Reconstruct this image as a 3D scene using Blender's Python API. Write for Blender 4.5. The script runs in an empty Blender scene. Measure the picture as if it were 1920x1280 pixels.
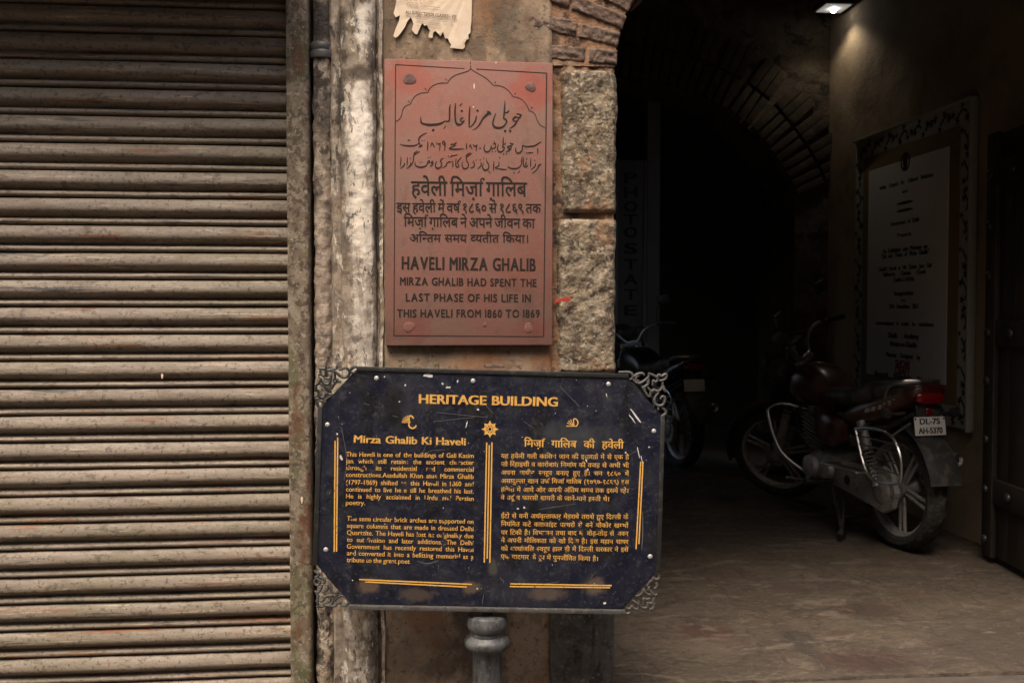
import bpy, bmesh, math, random
from mathutils import Vector, Matrix, noise as mn
random.seed(7)
sc = bpy.context.scene
C = sc.collection
R_ = math.radians

# ------------------------------------------------------------------ camera
F = 1800.0                                   # focal length in photo pixels (1920 wide)
CAM = Vector((0.0, -2.85, 1.22)); YAW = R_(5.4); PIT = R_(1.9)
cd = bpy.data.cameras.new('camera'); cam = bpy.data.objects.new('camera', cd); C.objects.link(cam)
cam.location = CAM; cam.rotation_euler = (R_(90) - PIT, 0, -YAW)
cd.sensor_width = 36.0; cd.lens = 36.0 * F / 1920; cd.clip_start = .05; cd.clip_end = 200
cd.dof.use_dof = True; cd.dof.focus_distance = 2.75; cd.dof.aperture_fstop = 6.3
sc.camera = cam

# ------------------------------------------------------------------ light
w = bpy.data.worlds.new("World"); sc.world = w; w.use_nodes = True
nt = w.node_tree; bg = nt.nodes['Background']
sky = nt.nodes.new('ShaderNodeTexSky'); sky.sky_type = 'NISHITA'; sky.sun_disc = False
SUN_EL, SUN_AZ = R_(62), R_(205)            # azimuth from +y, clockwise: behind the camera, a little left
sky.sun_elevation = SUN_EL; sky.sun_rotation = SUN_AZ; sky.dust_density = 6; sky.ozone_density = .3; sky.air_density = 1.2
nt.links.new(sky.outputs[0], bg.inputs[0]); bg.inputs[1].default_value = .14
sl = bpy.data.lights.new('sun', 'SUN'); sl.energy = 2.2; sl.angle = R_(30); sl.color = (1, .90, .745)
so = bpy.data.objects.new('sun', sl); C.objects.link(so)
sd = Vector((math.sin(SUN_AZ) * math.cos(SUN_EL), math.cos(SUN_AZ) * math.cos(SUN_EL), math.sin(SUN_EL)))
so.rotation_euler = sd.to_track_quat('Z', 'Y').to_euler(); so.location = (-1, -3, 8)
vs = sc.view_settings; vs.view_transform = 'Standard'; vs.look = 'None'; vs.gamma = 1; vs.exposure = 0.85
sc.cycles.use_denoising = True
sc.cycles.max_bounces = 8; sc.cycles.sample_clamp_indirect = 3

# ------------------------------------------------------------------ pixel rays onto real planes
_g = Vector((math.sin(YAW) * math.cos(PIT), math.cos(YAW) * math.cos(PIT), -math.sin(PIT)))
_r = Vector((math.cos(YAW), -math.sin(YAW), 0)); _u = _r.cross(_g)
def ray(px, py): return _g + _r * ((px - 960) / F) + _u * ((640 - py) / F)
def Py(px, py, y): d = ray(px, py); return CAM + d * ((y - CAM.y) / d.y)
def Px(px, py, x): d = ray(px, py); return CAM + d * ((x - CAM.x) / d.x)
def Pz(px, py, z): d = ray(px, py); return CAM + d * ((z - CAM.z) / d.z)
def Pp(px, py, o, n): d = ray(px, py); return CAM + d * ((o - CAM).dot(n) / d.dot(n))
def X(px, y=0.0, py=640): return Py(px, py, y).x
def Z(px, py, y=0.0): return Py(px, py, y).z

# ------------------------------------------------------------------ materials
def newmat(name):
    m = bpy.data.materials.new(name); m.use_nodes = True
    return m, m.node_tree, m.node_tree.nodes['Principled BSDF']
def nnode(nt, scale, st=(1, 1, 1), det=9, rough=.68, dist=0, seed=0, kind='noise', coord='Object'):
    tc = nt.nodes.new('ShaderNodeTexCoord'); mp = nt.nodes.new('ShaderNodeMapping')
    mp.inputs['Scale'].default_value = st; mp.inputs['Location'].default_value = (seed * 3.7, seed * 1.9, seed * 5.3)
    nt.links.new(tc.outputs[coord], mp.inputs[0])
    if kind == 'noise':
        n = nt.nodes.new('ShaderNodeTexNoise'); n.inputs['Scale'].default_value = scale; n.inputs['Detail'].default_value = det
        n.inputs['Roughness'].default_value = rough; n.inputs['Distortion'].default_value = dist; out = n.outputs[0]
    else:
        n = nt.nodes.new('ShaderNodeTexVoronoi'); n.inputs['Scale'].default_value = scale; out = n.outputs[0]
    nt.links.new(mp.outputs[0], n.inputs['Vector'])
    return out
def mrange(nt, v, lo, hi, a=0., b=1.):
    m = nt.nodes.new('ShaderNodeMapRange'); m.interpolation_type = 'SMOOTHSTEP'
    m.inputs[1].default_value = lo; m.inputs[2].default_value = hi; m.inputs[3].default_value = a; m.inputs[4].default_value = b
    nt.links.new(v, m.inputs[0]); return m.outputs[0]
def mixc(nt, fac, a, b):
    m = nt.nodes.new('ShaderNodeMix'); m.data_type = 'RGBA'
    nt.links.new(fac, m.inputs[0])
    for s, v in ((6, a), (7, b)):
        if isinstance(v, tuple): m.inputs[s].default_value = (*v, 1)
        else: nt.links.new(v, m.inputs[s])
    return m.outputs[2]
def mth(nt, op, a, b=0.):
    m = nt.nodes.new('ShaderNodeMath'); m.operation = op
    for i, v in enumerate((a, b)):
        if isinstance(v, (int, float)): m.inputs[i].default_value = v
        else: nt.links.new(v, m.inputs[i])
    return m.outputs[0]
def surf(name, base, layers=(), rough=.85, bump=(), spec=.3, metal=0., rvar=None, patches=(), over=()):
    """layers: (colour, scale, lo, hi, stretch, max, seed[, kind]); bump: (scale, distance[, stretch[, kind]]);
    stains: (colour, centre, radii, strength) stains and painted shade, each with a place of its own"""
    m, nt, b = newmat(name); col = None
    def cur(): return base if col is None else col
    for L in layers:
        c, s, lo, hi, st, mx, seed = L[:7]
        n = nnode(nt, s, st, seed=seed, kind=L[7] if len(L) > 7 else 'noise', dist=.3)
        col = mixc(nt, mrange(nt, n, lo, hi, 0, mx), cur(), c)
    for k, (c, ce, ra, mx) in enumerate(patches):
        tc = nt.nodes.new('ShaderNodeTexCoord'); mp = nt.nodes.new('ShaderNodeMapping'); mp.vector_type = 'TEXTURE'
        mp.inputs['Location'].default_value = ce; mp.inputs['Scale'].default_value = ra
        nt.links.new(tc.outputs['Object'], mp.inputs[0])
        ln = nt.nodes.new('ShaderNodeVectorMath'); ln.operation = 'LENGTH'; nt.links.new(mp.outputs[0], ln.inputs[0])
        n = nnode(nt, 30, seed=20 + k, det=5)
        v = mth(nt, 'ADD', ln.outputs['Value'], mth(nt, 'MULTIPLY', mth(nt, 'SUBTRACT', n, .5), 1.6))
        col = mixc(nt, mrange(nt, v, 1.15, .45, 0, mx), cur(), c)
    for L in over:
        c, s, lo, hi, st, mx, seed = L[:7]
        if len(L) > 7:                                   # thin wandering cracks
            tc = nt.nodes.new('ShaderNodeTexCoord'); n = nt.nodes.new('ShaderNodeTexNoise'); n.inputs['Scale'].default_value = 4; n.inputs['Detail'].default_value = 8
            nt.links.new(tc.outputs['Object'], n.inputs['Vector']); va = nt.nodes.new('ShaderNodeVectorMath'); va.operation = 'MULTIPLY_ADD'
            va.inputs[1].default_value = (.35, .35, .35); nt.links.new(n.outputs['Color'], va.inputs[0]); nt.links.new(tc.outputs['Object'], va.inputs[2])
            vo = nt.nodes.new('ShaderNodeTexVoronoi'); vo.feature = 'DISTANCE_TO_EDGE'; vo.inputs['Scale'].default_value = s; nt.links.new(va.outputs[0], vo.inputs['Vector'])
            col = mixc(nt, mrange(nt, vo.outputs['Distance'], hi, lo, 0, mx), cur(), c); continue
        col = mixc(nt, mrange(nt, nnode(nt, s, st, seed=seed, dist=.6), lo, hi, 0, mx), cur(), c)
    if col is None: b.inputs['Base Color'].default_value = (*base, 1)
    else: nt.links.new(col, b.inputs['Base Color'])
    b.inputs['Roughness'].default_value = rough; b.inputs['Specular IOR Level'].default_value = spec; b.inputs['Metallic'].default_value = metal
    if rvar:
        n = nnode(nt, rvar[0], seed=9); nt.links.new(mrange(nt, n, .35, .7, rvar[1], rvar[2]), b.inputs['Roughness'])
    prev = None
    for q in bump:
        s, d = q[:2]; st = q[2] if len(q) > 2 else (1, 1, 1)
        n = nnode(nt, s, st, det=8, rough=.65, seed=len(q) + int(s), kind=q[3] if len(q) > 3 else 'noise')
        bp = nt.nodes.new('ShaderNodeBump'); bp.inputs['Distance'].default_value = d; bp.inputs['Strength'].default_value = 1
        nt.links.new(n, bp.inputs['Height'])
        if prev: nt.links.new(prev, bp.inputs['Normal'])
        prev = bp.outputs[0]
    if prev: nt.links.new(prev, b.inputs['Normal'])
    return m
def paint_worn(name, col, under, scale, lo, hi, rough=.5, fine=None):
    m, nt, b = newmat(name)
    n = nnode(nt, scale, det=7, rough=.7, seed=3)
    c = mixc(nt, mrange(nt, n, lo, hi), col, under)
    if fine:
        n2 = nnode(nt, fine[0], det=4, seed=11); c = mixc(nt, mrange(nt, n2, fine[1], fine[2]), c, under)
    nt.links.new(c, b.inputs['Base Color']); b.inputs['Roughness'].default_value = rough
    return m

ONE = (1, 1, 1)
M = {}
M['shutter'] = surf('shutter_steel', (.185, .147, .113), [
    ((.25, .20, .156), 4, .44, .60, (.5, 1, 4), .7, 1), ((.13, .094, .066), 8, .50, .62, (.4, 1, 3), .55, 2), ((.15, .125, .08), 3, .5, .6, (.6, 1, 2), .5, 14),
    ((.17, .062, .022), 5, .59, .63, (.4, 1, 9), .8, 3), ((.38, .30, .21), 13, .585, .64, (.35, 1, 9), .65, 4),
    ((.05, .038, .028), 90, .56, .61, (1, 1, 1), .7, 5), ((.028, .027, .032), 2.6, .62, .65, (.6, 1, 12), .7, 6), ((.05, .038, .028), 34, .57, .62, (.7, 1, 1.2), .55, 12)],
    rough=.6, bump=[(160, .0016), (40, .0016, (.6, 1, 1.5))], spec=.35, rvar=(30, .45, .75))
M['rail'] = surf('rail_steel', (.15, .112, .076), [
    ((.25, .205, .15), 18, .46, .56, (1, 1, .6), .85, 1), ((.065, .045, .03), 50, .50, .58, ONE, .85, 2),
    ((.095, .098, .046), 8, .52, .6, (1, 1, .5), .6, 3), ((.33, .28, .23), 60, .56, .62, ONE, .7, 4), ((.11, .042, .02), 10, .54, .62, (1, 1, .4), .7, 8)],
    rough=.75, bump=[(120, .0018), (300, .001)])
def LP(px, py): p = Py(px, py, 0); return (p.x - .2, -.02, p.z)
M['plaster'] = surf('peeling_plaster', (.33, .265, .20), [
    ((.50, .43, .355), 9, .45, .55, (1.3, 1, .6), .85, 1), ((.19, .135, .09), 14, .50, .58, (1.3, 1, .6), .8, 2),
    ((.06, .047, .036), 22, .545, .60, (1.2, 1, .7), .85, 3), ((.24, .21, .185), 40, .5, .58, ONE, .5, 4)],
    rough=.9, bump=[(14, .006, (1, 1, .5)), (60, .003), (220, .0012)],
    patches=[((.80, .71, .61), LP(676, 245), (.042, .2, .15), .97), ((.70, .62, .53), LP(685, 50), (.036, .2, .07), .9), ((.74, .64, .53), LP(682, 420), (.04, .2, .17), .95),
            ((.50, .43, .36), LP(680, 600), (.05, .2, .14), .7), ((.10, .075, .055), LP(680, 142), (.05, .2, .028), .9), ((.05, .04, .033), LP(640, 190), (.018, .2, .10), .85),
            ((.055, .043, .035), LP(700, 110), (.018, .2, .10), .75), ((.045, .036, .03), LP(706, 420), (.012, .2, .22), .8), ((.06, .05, .042), LP(645, 470), (.016, .2, .10), .8),
            ((.04, .034, .03), LP(640, 60), (.02, .2, .08), .8), ((.07, .055, .042), LP(640, 330), (.013, .2, .07), .7),
            ((.17, .13, .10), LP(640, 1230), (.05, .2, .12), .7), ((.12, .10, .085), LP(700, 1220), (.02, .2, .2), .6)],
    over=[((.075, .055, .04), 24, .575, .60, (1.4, 1, .55), .6, 31), ((.03, .024, .02), 42, .605, .63, (1.6, 1, .5), .8, 32), ((.19, .145, .105), 10, .54, .58, (1.7, 1, .35), .6, 33), ((.66, .59, .50), 22, .58, .60, (1.3, 1, .6), .7, 34)])
M['pipe'] = surf('crusted_pipe', (.25, .19, .142), [
    ((.42, .35, .28), 20, .49, .57, (1, 1, .6), .9, 1), ((.06, .047, .038), 30, .50, .57, (1, 1, .7), .9, 2),
    ((.026, .023, .021), 9, .53, .60, (1, 1, .5), .85, 3)], rough=.85, bump=[(45, .008), (150, .003)],
    patches=[((.04, .035, .032), (0, -.02, 2.06), (.1, .1, .09), .9), ((.05, .042, .036), (0, -.02, 1.80), (.1, .1, .10), .6), ((.36, .28, .22), (0, -.02, 1.35), (.1, .1, .3), .6)])
M['panel'] = surf('brown_plaster', (.225, .158, .105), [
    ((.32, .232, .155), 5, .44, .57, ONE, .85, 1), ((.125, .085, .056), 6, .50, .60, (1, 1, .6), .8, 2),
    ((.15, .12, .092), 26, .5, .59, ONE, .55, 3), ((.07, .05, .037), 42, .56, .62, ONE, .75, 4), ((.25, .12, .058), 4, .53, .62, (1, 1, .7), .55, 6)],
    rough=.9, bump=[(40, .003), (180, .0013)],
    patches=[((.30, .13, .058), (.30, -.01, 1.07), (.22, .2, .06), .8), ((.28, .12, .055), (-.03, -.01, 1.06), (.10, .2, .06), .6), ((.06, .048, .036), (-.03, -.01, .32), (.10, .2, .25), .75), ((.05, .045, .036), (.05, -.01, 2.1), (.05, .2, .1), .5),  # the low near-black patch paints the sign's shade into the panel colour
            ((.10, .06, .035), (.03, -.01, .28), (.04, .2, .3), .6), ((.28, .20, .13), (.40, -.01, .2), (.06, .2, .1), .6)])
M['stone'] = surf('dressed_quartzite', (.19, .145, .10), [
    ((.105, .078, .054), 7, .47, .58, ONE, .75, 8), ((.30, .225, .14), 9, .52, .60, ONE, .7, 9),
    ((.29, .235, .172), 16, .47, .57, ONE, .8, 1), ((.115, .08, .052), 22, .51, .59, ONE, .85, 2),
    ((.44, .36, .27), 65, .54, .61, ONE, .7, 3), ((.05, .036, .026), 50, .54, .60, ONE, .85, 4), ((.27, .13, .06), 6, .55, .63, ONE, .5, 6)],
    rough=.88, bump=[(45, .010), (140, .004)])
M['greystone'] = surf('grimy_stone', (.075, .067, .057), [
    ((.13, .113, .096), 9, .46, .58, (1, 1, .5), .7, 1), ((.032, .027, .024), 22, .5, .6, (1, 1, .6), .75, 2), ((.20, .175, .15), 70, .56, .63, ONE, .6, 3)],
    rough=.8, bump=[(60, .003), (200, .0015)])
M['brick'] = surf('old_brick', (.150, .096, .072), [
    ((.215, .145, .108), 12, .47, .58, ONE, .7, 1), ((.095, .066, .052), 16, .5, .6, ONE, .8, 2), ((.28, .20, .15), 50, .57, .63, ONE, .45, 3), ((.06, .045, .036), 70, .55, .61, ONE, .7, 5)],
    rough=.92, bump=[(50, .008), (160, .004)])
M['mortar'] = surf('clay_mortar', (.29, .155, .088), [((.33, .225, .15), 24, .47, .58, ONE, .75, 1), ((.075, .048, .034), 10, .52, .60, ONE, .9, 2)],
    rough=.95, bump=[(60, .009), (200, .003)])
M['sandstone'] = surf('red_sandstone', (.228, .106, .083), [
    ((.20, .113, .088), 3.2, .44, .57, ONE, .8, 1), ((.235, .082, .056), 4.5, .50, .62, ONE, .6, 2), ((.36, .19, .135), 200, .60, .65, ONE, .6, 3),
    ((.14, .08, .058), 12, .53, .63, (1, 1, .5), .5, 4), ((.26, .13, .095), 60, .55, .64, ONE, .35, 5)], rough=.72, bump=[(260, .0008), (30, .001)], spec=.3,
    patches=[((.27, .055, .035), (.07, -.0, .78), (.08, .1, .06), .6), ((.27, .058, .038), (.43, -.0, .75), (.075, .1, .07), .7),
            ((.24, .068, .05), (.085, 0, .05), (.06, .1, .04), .5), ((.24, .068, .05), (.43, 0, .05), (.05, .1, .035), .5)])
M['engraved'] = surf('engraved_black', (.022, .014, .011), [((.07, .035, .026), 60, .6, .72, ONE, .6, 2)], rough=.8)
M['line'] = surf('engraved_line', (.032, .017, .013), rough=.8)
M['plug'] = surf('plug_cement', (.105, .06, .055), [((.18, .09, .072), 50, .45, .6, ONE, .8, 2)], rough=.7, bump=[(90, .002)])
M['plug_red'] = surf('plug_red', (.19, .078, .06), [((.10, .065, .058), 40, .48, .58, ONE, .8, 2)], rough=.7, bump=[(90, .002)])
NAVY = (.0052, .0060, .0160)
gz = .18
M['navy'] = surf('navy_enamel', NAVY, [
    ((.015, .0165, .025), 8, .46, .60, ONE, .8, 1), ((.005, .005, .006), 10, .52, .60, (1, 1, .5), .8, 2),
    ((.06, .058, .06), 120, .575, .63, ONE, .65, 3), ((.11, .105, .10), 150, .64, .67, ONE, .7, 4), ((.04, .04, .046), 30, .56, .63, (1, 1, 1), .5, 5)],
    rough=.42, bump=[(60, .0004)], spec=.45, rvar=(20, .32, .6),
    patches=[((.085, .055, .038), (-.325, 0, -.270), (.035, .1, .022), .85), ((.06, .042, .032), (-.193, 0, -.292), (.055, .1, .02), .8),
            ((.085, .058, .04), (-.045, 0, -.272), (.03, .1, .02), .85), ((.07, .05, .04), (.165, 0, -.283), (.065, .1, .022), .85),
            ((.085, .06, .045), (.297, 0, -.26), (.034, .1, .03), .85), ((.05, .045, .035), (.014, 0, -.215), (.015, .1, .025), .8),
            ((.045, .048, .052), (.22, 0, .155), (.10, .1, .05), .55), ((.006, .006, .006), (-.27, 0, .22), (.028, .1, .09), .8)])
GOLD = (.60, .325, .075)
M['gold'] = paint_worn('gold_paint', GOLD, (.03, .028, .035), 17, .65, .67, fine=(200, .61, .64))
M['gold_text'] = paint_worn('gold_text_paint', GOLD, (.022, .02, .03), 26, .590, .612, fine=(220, .605, .64))
M['iron'] = surf('black_iron', (.016, .016, .016), [((.05, .045, .04), 50, .53, .63, ONE, .7, 1), ((.05, .03, .02), 30, .6, .72, ONE, .5, 2)], rough=.42, bump=[(140, .0006)], spec=.5)
M['iron_grey'] = surf('grey_iron', (.062, .057, .053), [((.03, .027, .025), 40, .5, .6, ONE, .8, 1), ((.13, .12, .11), 70, .56, .64, ONE, .6, 2), ((.09, .055, .035), 24, .6, .7, ONE, .5, 5)], rough=.48, bump=[(120, .0008)], spec=.5)
M['post'] = surf('post_iron', (.050, .050, .052), [((.095, .094, .093), 26, .46, .58, (1, 1, .3), .7, 1), ((.024, .022, .021), 40, .51, .60, (1, 1, .35), .85, 2), ((.16, .15, .14), 80, .56, .62, ONE, .65, 3)], rough=.5, bump=[(110, .001)], spec=.5)
M['rivet'] = surf('rivet_steel', (.42, .41, .40), [((.2, .19, .18), 200, .5, .65, ONE, .6, 1)], rough=.4, spec=.5, metal=.3)
M['chip'] = surf('bare_chip', (.50, .48, .47), [((.2, .2, .2), 90, .55, .65, ONE, .8, 1)], rough=.6)
M['scratch'] = surf('scratch', (.085, .082, .08), rough=.6)
M['paper'] = surf('torn_paper', (.66, .52, .39), [((.56, .42, .30), 14, .45, .65, ONE, .6, 1), ((.38, .26, .09), 22, .62, .7, (1, 1, .6), .55, 2), ((.74, .64, .54), 9, .55, .7, ONE, .6, 4)], rough=.9, bump=[(30, .001)])
M['ink'] = surf('print_ink', (.15, .10, .075), rough=.9)
M['ink_faint'] = surf('faint_ink', (.36, .27, .20), rough=.9)
M['redpaper'] = surf('red_scrap', (.42, .055, .035), rough=.7)
M['rust'] = surf('rusty_bracket', (.10, .062, .045), [((.2, .16, .13), 40, .55, .68, ONE, .7, 1)], rough=.8, bump=[(90, .002)])
def FP(px, py): p = Pz(px, py, .012); return (p.x, p.y, .01)
M['floor'] = surf('dusty_floor', (.070, .053, .038), [
    ((.100, .076, .055), 1.8, .44, .60, (1, 1.4, 1), .8, 1), ((.058, .043, .033), 3.2, .48, .62, (1, 1.8, 1), .6, 2), ((.078, .042, .034), 4.2, .55, .63, (1, 1.5, 1), .6, 3),
    ((.135, .105, .078), 30, .53, .62, (1, 2, 1), .6, 6), ((.05, .038, .03), 9, .54, .60, (1, 1.6, 1), .5, 7)], rough=.85, bump=[(6, .02), (24, .009, (1, 1.6, 1)), (110, .004)],
    patches=[((.055, .030, .026), FP(1620, 1235), (.20, .12, .3), .85), ((.068, .034, .028), FP(1320, 1180), (.13, .12, .3), .8), ((.05, .032, .025), FP(1630, 1140), (.17, .12, .3), .8), ((.045, .036, .03), FP(1500, 1205), (.05, .22, .3), .7), ((.05, .04, .035), FP(1850, 1195), (.28, .25, .3), .5), ((.055, .034, .028), FP(1530, 1095), (.3, .12, .3), .5)],
    over=[((.035, .027, .022), 7, .575, .63, (1.6, .8, 1), .55, 41), ((.17, .135, .105), 6, .55, .63, (.8, 1.8, 1), .55, 42), ((.03, .023, .019), 60, .60, .64, ONE, .6, 43), ((.028, .021, .017), 1.5, .004, .014, ONE, .42, 44, 'crack'), ((.17, .135, .105), 4.2, .003, .02, ONE, .25, 45, 'crack')])
M['threshold'] = surf('threshold_stone', (.092, .073, .057), [((.06, .05, .042), 8, .45, .6, (1, 3, 1), .7, 2), ((.14, .12, .105), 30, .58, .7, ONE, .6, 4)], rough=.8, bump=[(30, .006), (140, .002)])
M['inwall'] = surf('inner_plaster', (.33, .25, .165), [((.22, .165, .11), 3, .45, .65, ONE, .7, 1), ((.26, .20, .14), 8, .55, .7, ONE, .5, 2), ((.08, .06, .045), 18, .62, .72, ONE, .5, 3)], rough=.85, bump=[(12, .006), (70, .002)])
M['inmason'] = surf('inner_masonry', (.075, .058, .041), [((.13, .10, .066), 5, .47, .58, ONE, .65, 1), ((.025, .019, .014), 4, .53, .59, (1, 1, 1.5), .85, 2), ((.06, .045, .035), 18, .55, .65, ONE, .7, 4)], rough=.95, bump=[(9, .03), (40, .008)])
M['inbrick'] = surf('dark_brick', (.052, .039, .028), [((.078, .06, .042), 7, .47, .58, ONE, .7, 1), ((.03, .023, .017), 9, .53, .6, ONE, .8, 2)], rough=.95, bump=[(30, .006)])  # mottled dark brown brick for the inner arch ring
M['dark'] = surf('dark_plaster', (.06, .05, .04), [((.035, .03, .025), 5, .45, .65, ONE, .7, 1)], rough=.95, bump=[(20, .006)])  # mottled dark brown plaster for ceiling and far wall
M['opp'] = surf('opposite_plaster', (.50, .40, .31), [((.36, .28, .21), 3, .45, .65, ONE, .7, 1)], rough=.9)
M['door'] = surf('old_door_wood', (.026, .0195, .015), [((.042, .031, .024), 18, .48, .66, (1, 1, .12), .7, 1), ((.08, .045, .024), 30, .56, .64, (1, 1, .15), .6, 2)], rough=.6, bump=[(40, .003, (1, 1, .15))])
M['board_white'] = surf('board_white', (.62, .60, .565), [((.50, .48, .45), 6, .5, .7, ONE, .5, 1)], rough=.55)
M['board_gold'] = surf('board_ochre', (.20, .135, .06), [((.14, .095, .042), 10, .5, .66, ONE, .6, 1)], rough=.6)
M['board_edge'] = surf('board_border', (.36, .33, .28), [((.3, .27, .22), 16, .5, .66, ONE, .6, 1)], rough=.6)
M['board_ink'] = surf('board_ink', (.03, .025, .022), rough=.7)
M['board_red'] = surf('board_red', (.32, .02, .03), rough=.7)
M['photo_sign'] = surf('plastic_sign', (.15, .15, .155), [((.10, .10, .10), 6, .5, .7, ONE, .5, 1)], rough=.5)
M['alum'] = surf('pale_strip', (.26, .26, .27), rough=.4)

# ------------------------------------------------------------------ builders
class B:
    def __init__(s): s.v = []; s.f = []
    def add(s, vs, fs):
        o = len(s.v); s.v += [Vector(v) for v in vs]; s.f += [tuple(i + o for i in f) for f in fs]; return s
    def box(s, c, size, mat=None, bev=0.0):
        bm = bmesh.new(); bmesh.ops.create_cube(bm, size=1)
        for v in bm.verts: v.co = Vector((v.co.x * size[0], v.co.y * size[1], v.co.z * size[2]))
        if bev: bmesh.ops.bevel(bm, geom=bm.edges[:], offset=bev, segments=2, affect='EDGES', profile=.5)
        mt = (mat or Matrix.Identity(3)).to_3x3(); c = Vector(c)
        bm.verts.index_update()
        s.add([mt @ v.co + c for v in bm.verts], [[v.index for v in f.verts] for f in bm.faces]); bm.free(); return s
    def tube(s, pts, r, seg=8, caps=True, flat=1.0, up=None):
        pts = [Vector(p) for p in pts]; n = len(pts)
        rs = r if isinstance(r, (list, tuple)) else [r] * n
        t0 = (pts[1] - pts[0]).normalized(); a = up or (Vector((0, 0, 1)) if abs(t0.z) < .9 else Vector((1, 0, 0)))
        nx = (a - t0 * a.dot(t0)).normalized(); vs = []; fs = []
        for i, p in enumerate(pts):
            t = (pts[min(i + 1, n - 1)] - pts[max(i - 1, 0)])
            t = t.normalized() if t.length > 1e-9 else t0
            nx = (nx - t * nx.dot(t)); nx = nx.normalized() if nx.length > 1e-6 else t.orthogonal().normalized()
            by = t.cross(nx)
            for k in range(seg):
                q = 2 * math.pi * k / seg; vs.append(p + (nx * math.cos(q) + by * math.sin(q) * flat) * rs[i])
        for i in range(n - 1):
            for k in range(seg):
                k2 = (k + 1) % seg; fs.append((i * seg + k, i * seg + k2, (i + 1) * seg + k2, (i + 1) * seg + k))
        if caps: fs.append(tuple(range(seg - 1, -1, -1))); fs.append(tuple((n - 1) * seg + k for k in range(seg)))
        return s.add(vs, fs)
    def lathe(s, prof, c=(0, 0, 0), axis='z', seg=32, closed=False, rfn=None):
        """prof: (radius, height)"""
        vs = []; fs = []; n = len(prof); c = Vector(c)
        for i, (r, h) in enumerate(prof):
            for k in range(seg):
                q = 2 * math.pi * k / seg; rr = r + (rfn(i, k) if rfn else 0)
                a, b = rr * math.cos(q), rr * math.sin(q)
                p = {'z': (a, b, h), 'y': (a, h, b), 'x': (h, a, b)}[axis]; vs.append(c + Vector(p))
        m = n if closed else n - 1
        for i in range(m):
            for k in range(seg):
                k2 = (k + 1) % seg; j = (i + 1) % n; fs.append((i * seg + k, i * seg + k2, j * seg + k2, j * seg + k))
        return s.add(vs, fs)
    def prism(s, poly, fn, d0, d1):
        """poly 2-D, fn(a, b, d) -> 3-D; solid between depths d0 and d1"""
        n = len(poly); vs = [fn(a, b, d0) for a, b in poly] + [fn(a, b, d1) for a, b in poly]
        fs = [tuple(range(n)), tuple(range(2 * n - 1, n - 1, -1))] + [(i, i + n, (i + 1) % n + n, (i + 1) % n) for i in range(n)]
        return s.add(vs, fs)
    def grid(s, nu, nv, fn):
        vs = [fn(i / nu, j / nv) for j in range(nv + 1) for i in range(nu + 1)]; W = nu + 1
        return s.add(vs, [(j * W + i, j * W + i + 1, (j + 1) * W + i + 1, (j + 1) * W + i) for j in range(nv) for i in range(nu)])
    def obj(s, name, mat, parent=None, base=None, smooth=True, fixn=True, angle=40):
        base = Vector(base) if base is not None else Vector((0, 0, 0))
        me = bpy.data.meshes.new(name); me.from_pydata([v - base for v in s.v], [], s.f)
        if fixn:
            bm = bmesh.new(); bm.from_mesh(me); bmesh.ops.recalc_face_normals(bm, faces=bm.faces[:]); bm.to_mesh(me); bm.free()
        me.materials.append(mat)
        if smooth:
            me.polygons.foreach_set('use_smooth', [True] * len(me.polygons)); me.set_sharp_from_angle(angle=R_(angle))
        o = bpy.data.objects.new(name, me); C.objects.link(o)
        if parent: o.parent = parent
        else: o.location = base
        return o
def tag(o, label=None, cat=None, group=None, kind=None):
    if label: o['label'] = label
    if cat: o['category'] = cat
    if group: o['group'] = group
    if kind: o['kind'] = kind
    return o
def empty(name, loc, label, cat, rz=0, group=None):
    o = bpy.data.objects.new(name, None); C.objects.link(o); o.location = loc; o.rotation_euler = (0, 0, rz); o.empty_display_size = .1
    return tag(o, label, cat, group)
def spline(pts, n=5):
    """Catmull-Rom through tuples of any length"""
    P = [tuple(p) for p in pts]
    if len(P) < 3: return P
    out = []
    for i in range(len(P) - 1):
        p0, p1, p2, p3 = P[max(i - 1, 0)], P[i], P[i + 1], P[min(i + 2, len(P) - 1)]
        for k in range(n):
            t = k / n
            out.append(tuple(.5 * (2 * b + (c - a) * t + (2 * a - 5 * b + 4 * c - d) * t * t + (3 * b - a - 3 * c + d) * t ** 3) for a, b, c, d in zip(p0, p1, p2, p3)))
    out.append(P[-1]); return out
def chisel(p): F_ = mn.voronoi(p)[0]; return .7 * (F_[1] - F_[0]) - .25
def fr(p, o=4): return mn.fractal(Vector(p), 1.0, 2.0, o)

# ------------------------------------------------------------------ lettering
_tc = {}
def glyphs(s):
    if s in _tc: return _tc[s]
    c = bpy.data.curves.new('lettering_source', 'FONT'); c.body = s; c.size = 1; c.resolution_u = 3
    o = bpy.data.objects.new('lettering_source', c); C.objects.link(o); bpy.context.view_layer.update()
    me = o.to_mesh(); vs = [(v.co.x, v.co.y) for v in me.vertices]; fs = [tuple(p.vertices) for p in me.polygons]
    o.to_mesh_clear(); bpy.data.objects.remove(o); bpy.data.curves.remove(c)
    _tc[s] = (vs, fs); return _tc[s]
def ext(vs): return min(v[0] for v in vs), max(v[0] for v in vs), min(v[1] for v in vs), max(v[1] for v in vs)
def clip_x(vs, fs, xc):
    bm = bmesh.new(); V = [bm.verts.new((a, b, 0)) for a, b in vs]
    for f in fs:
        try: bm.faces.new([V[i] for i in f])
        except ValueError: pass
    bmesh.ops.bisect_plane(bm, geom=bm.verts[:] + bm.edges[:] + bm.faces[:], plane_co=(xc, 0, 0), plane_no=(1, 0, 0), clear_outer=True)
    bm.verts.index_update(); r = ([(v.co.x, v.co.y) for v in bm.verts], [tuple(v.index for v in f.verts) for f in bm.faces]); bm.free(); return r
_adv = {}
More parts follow.
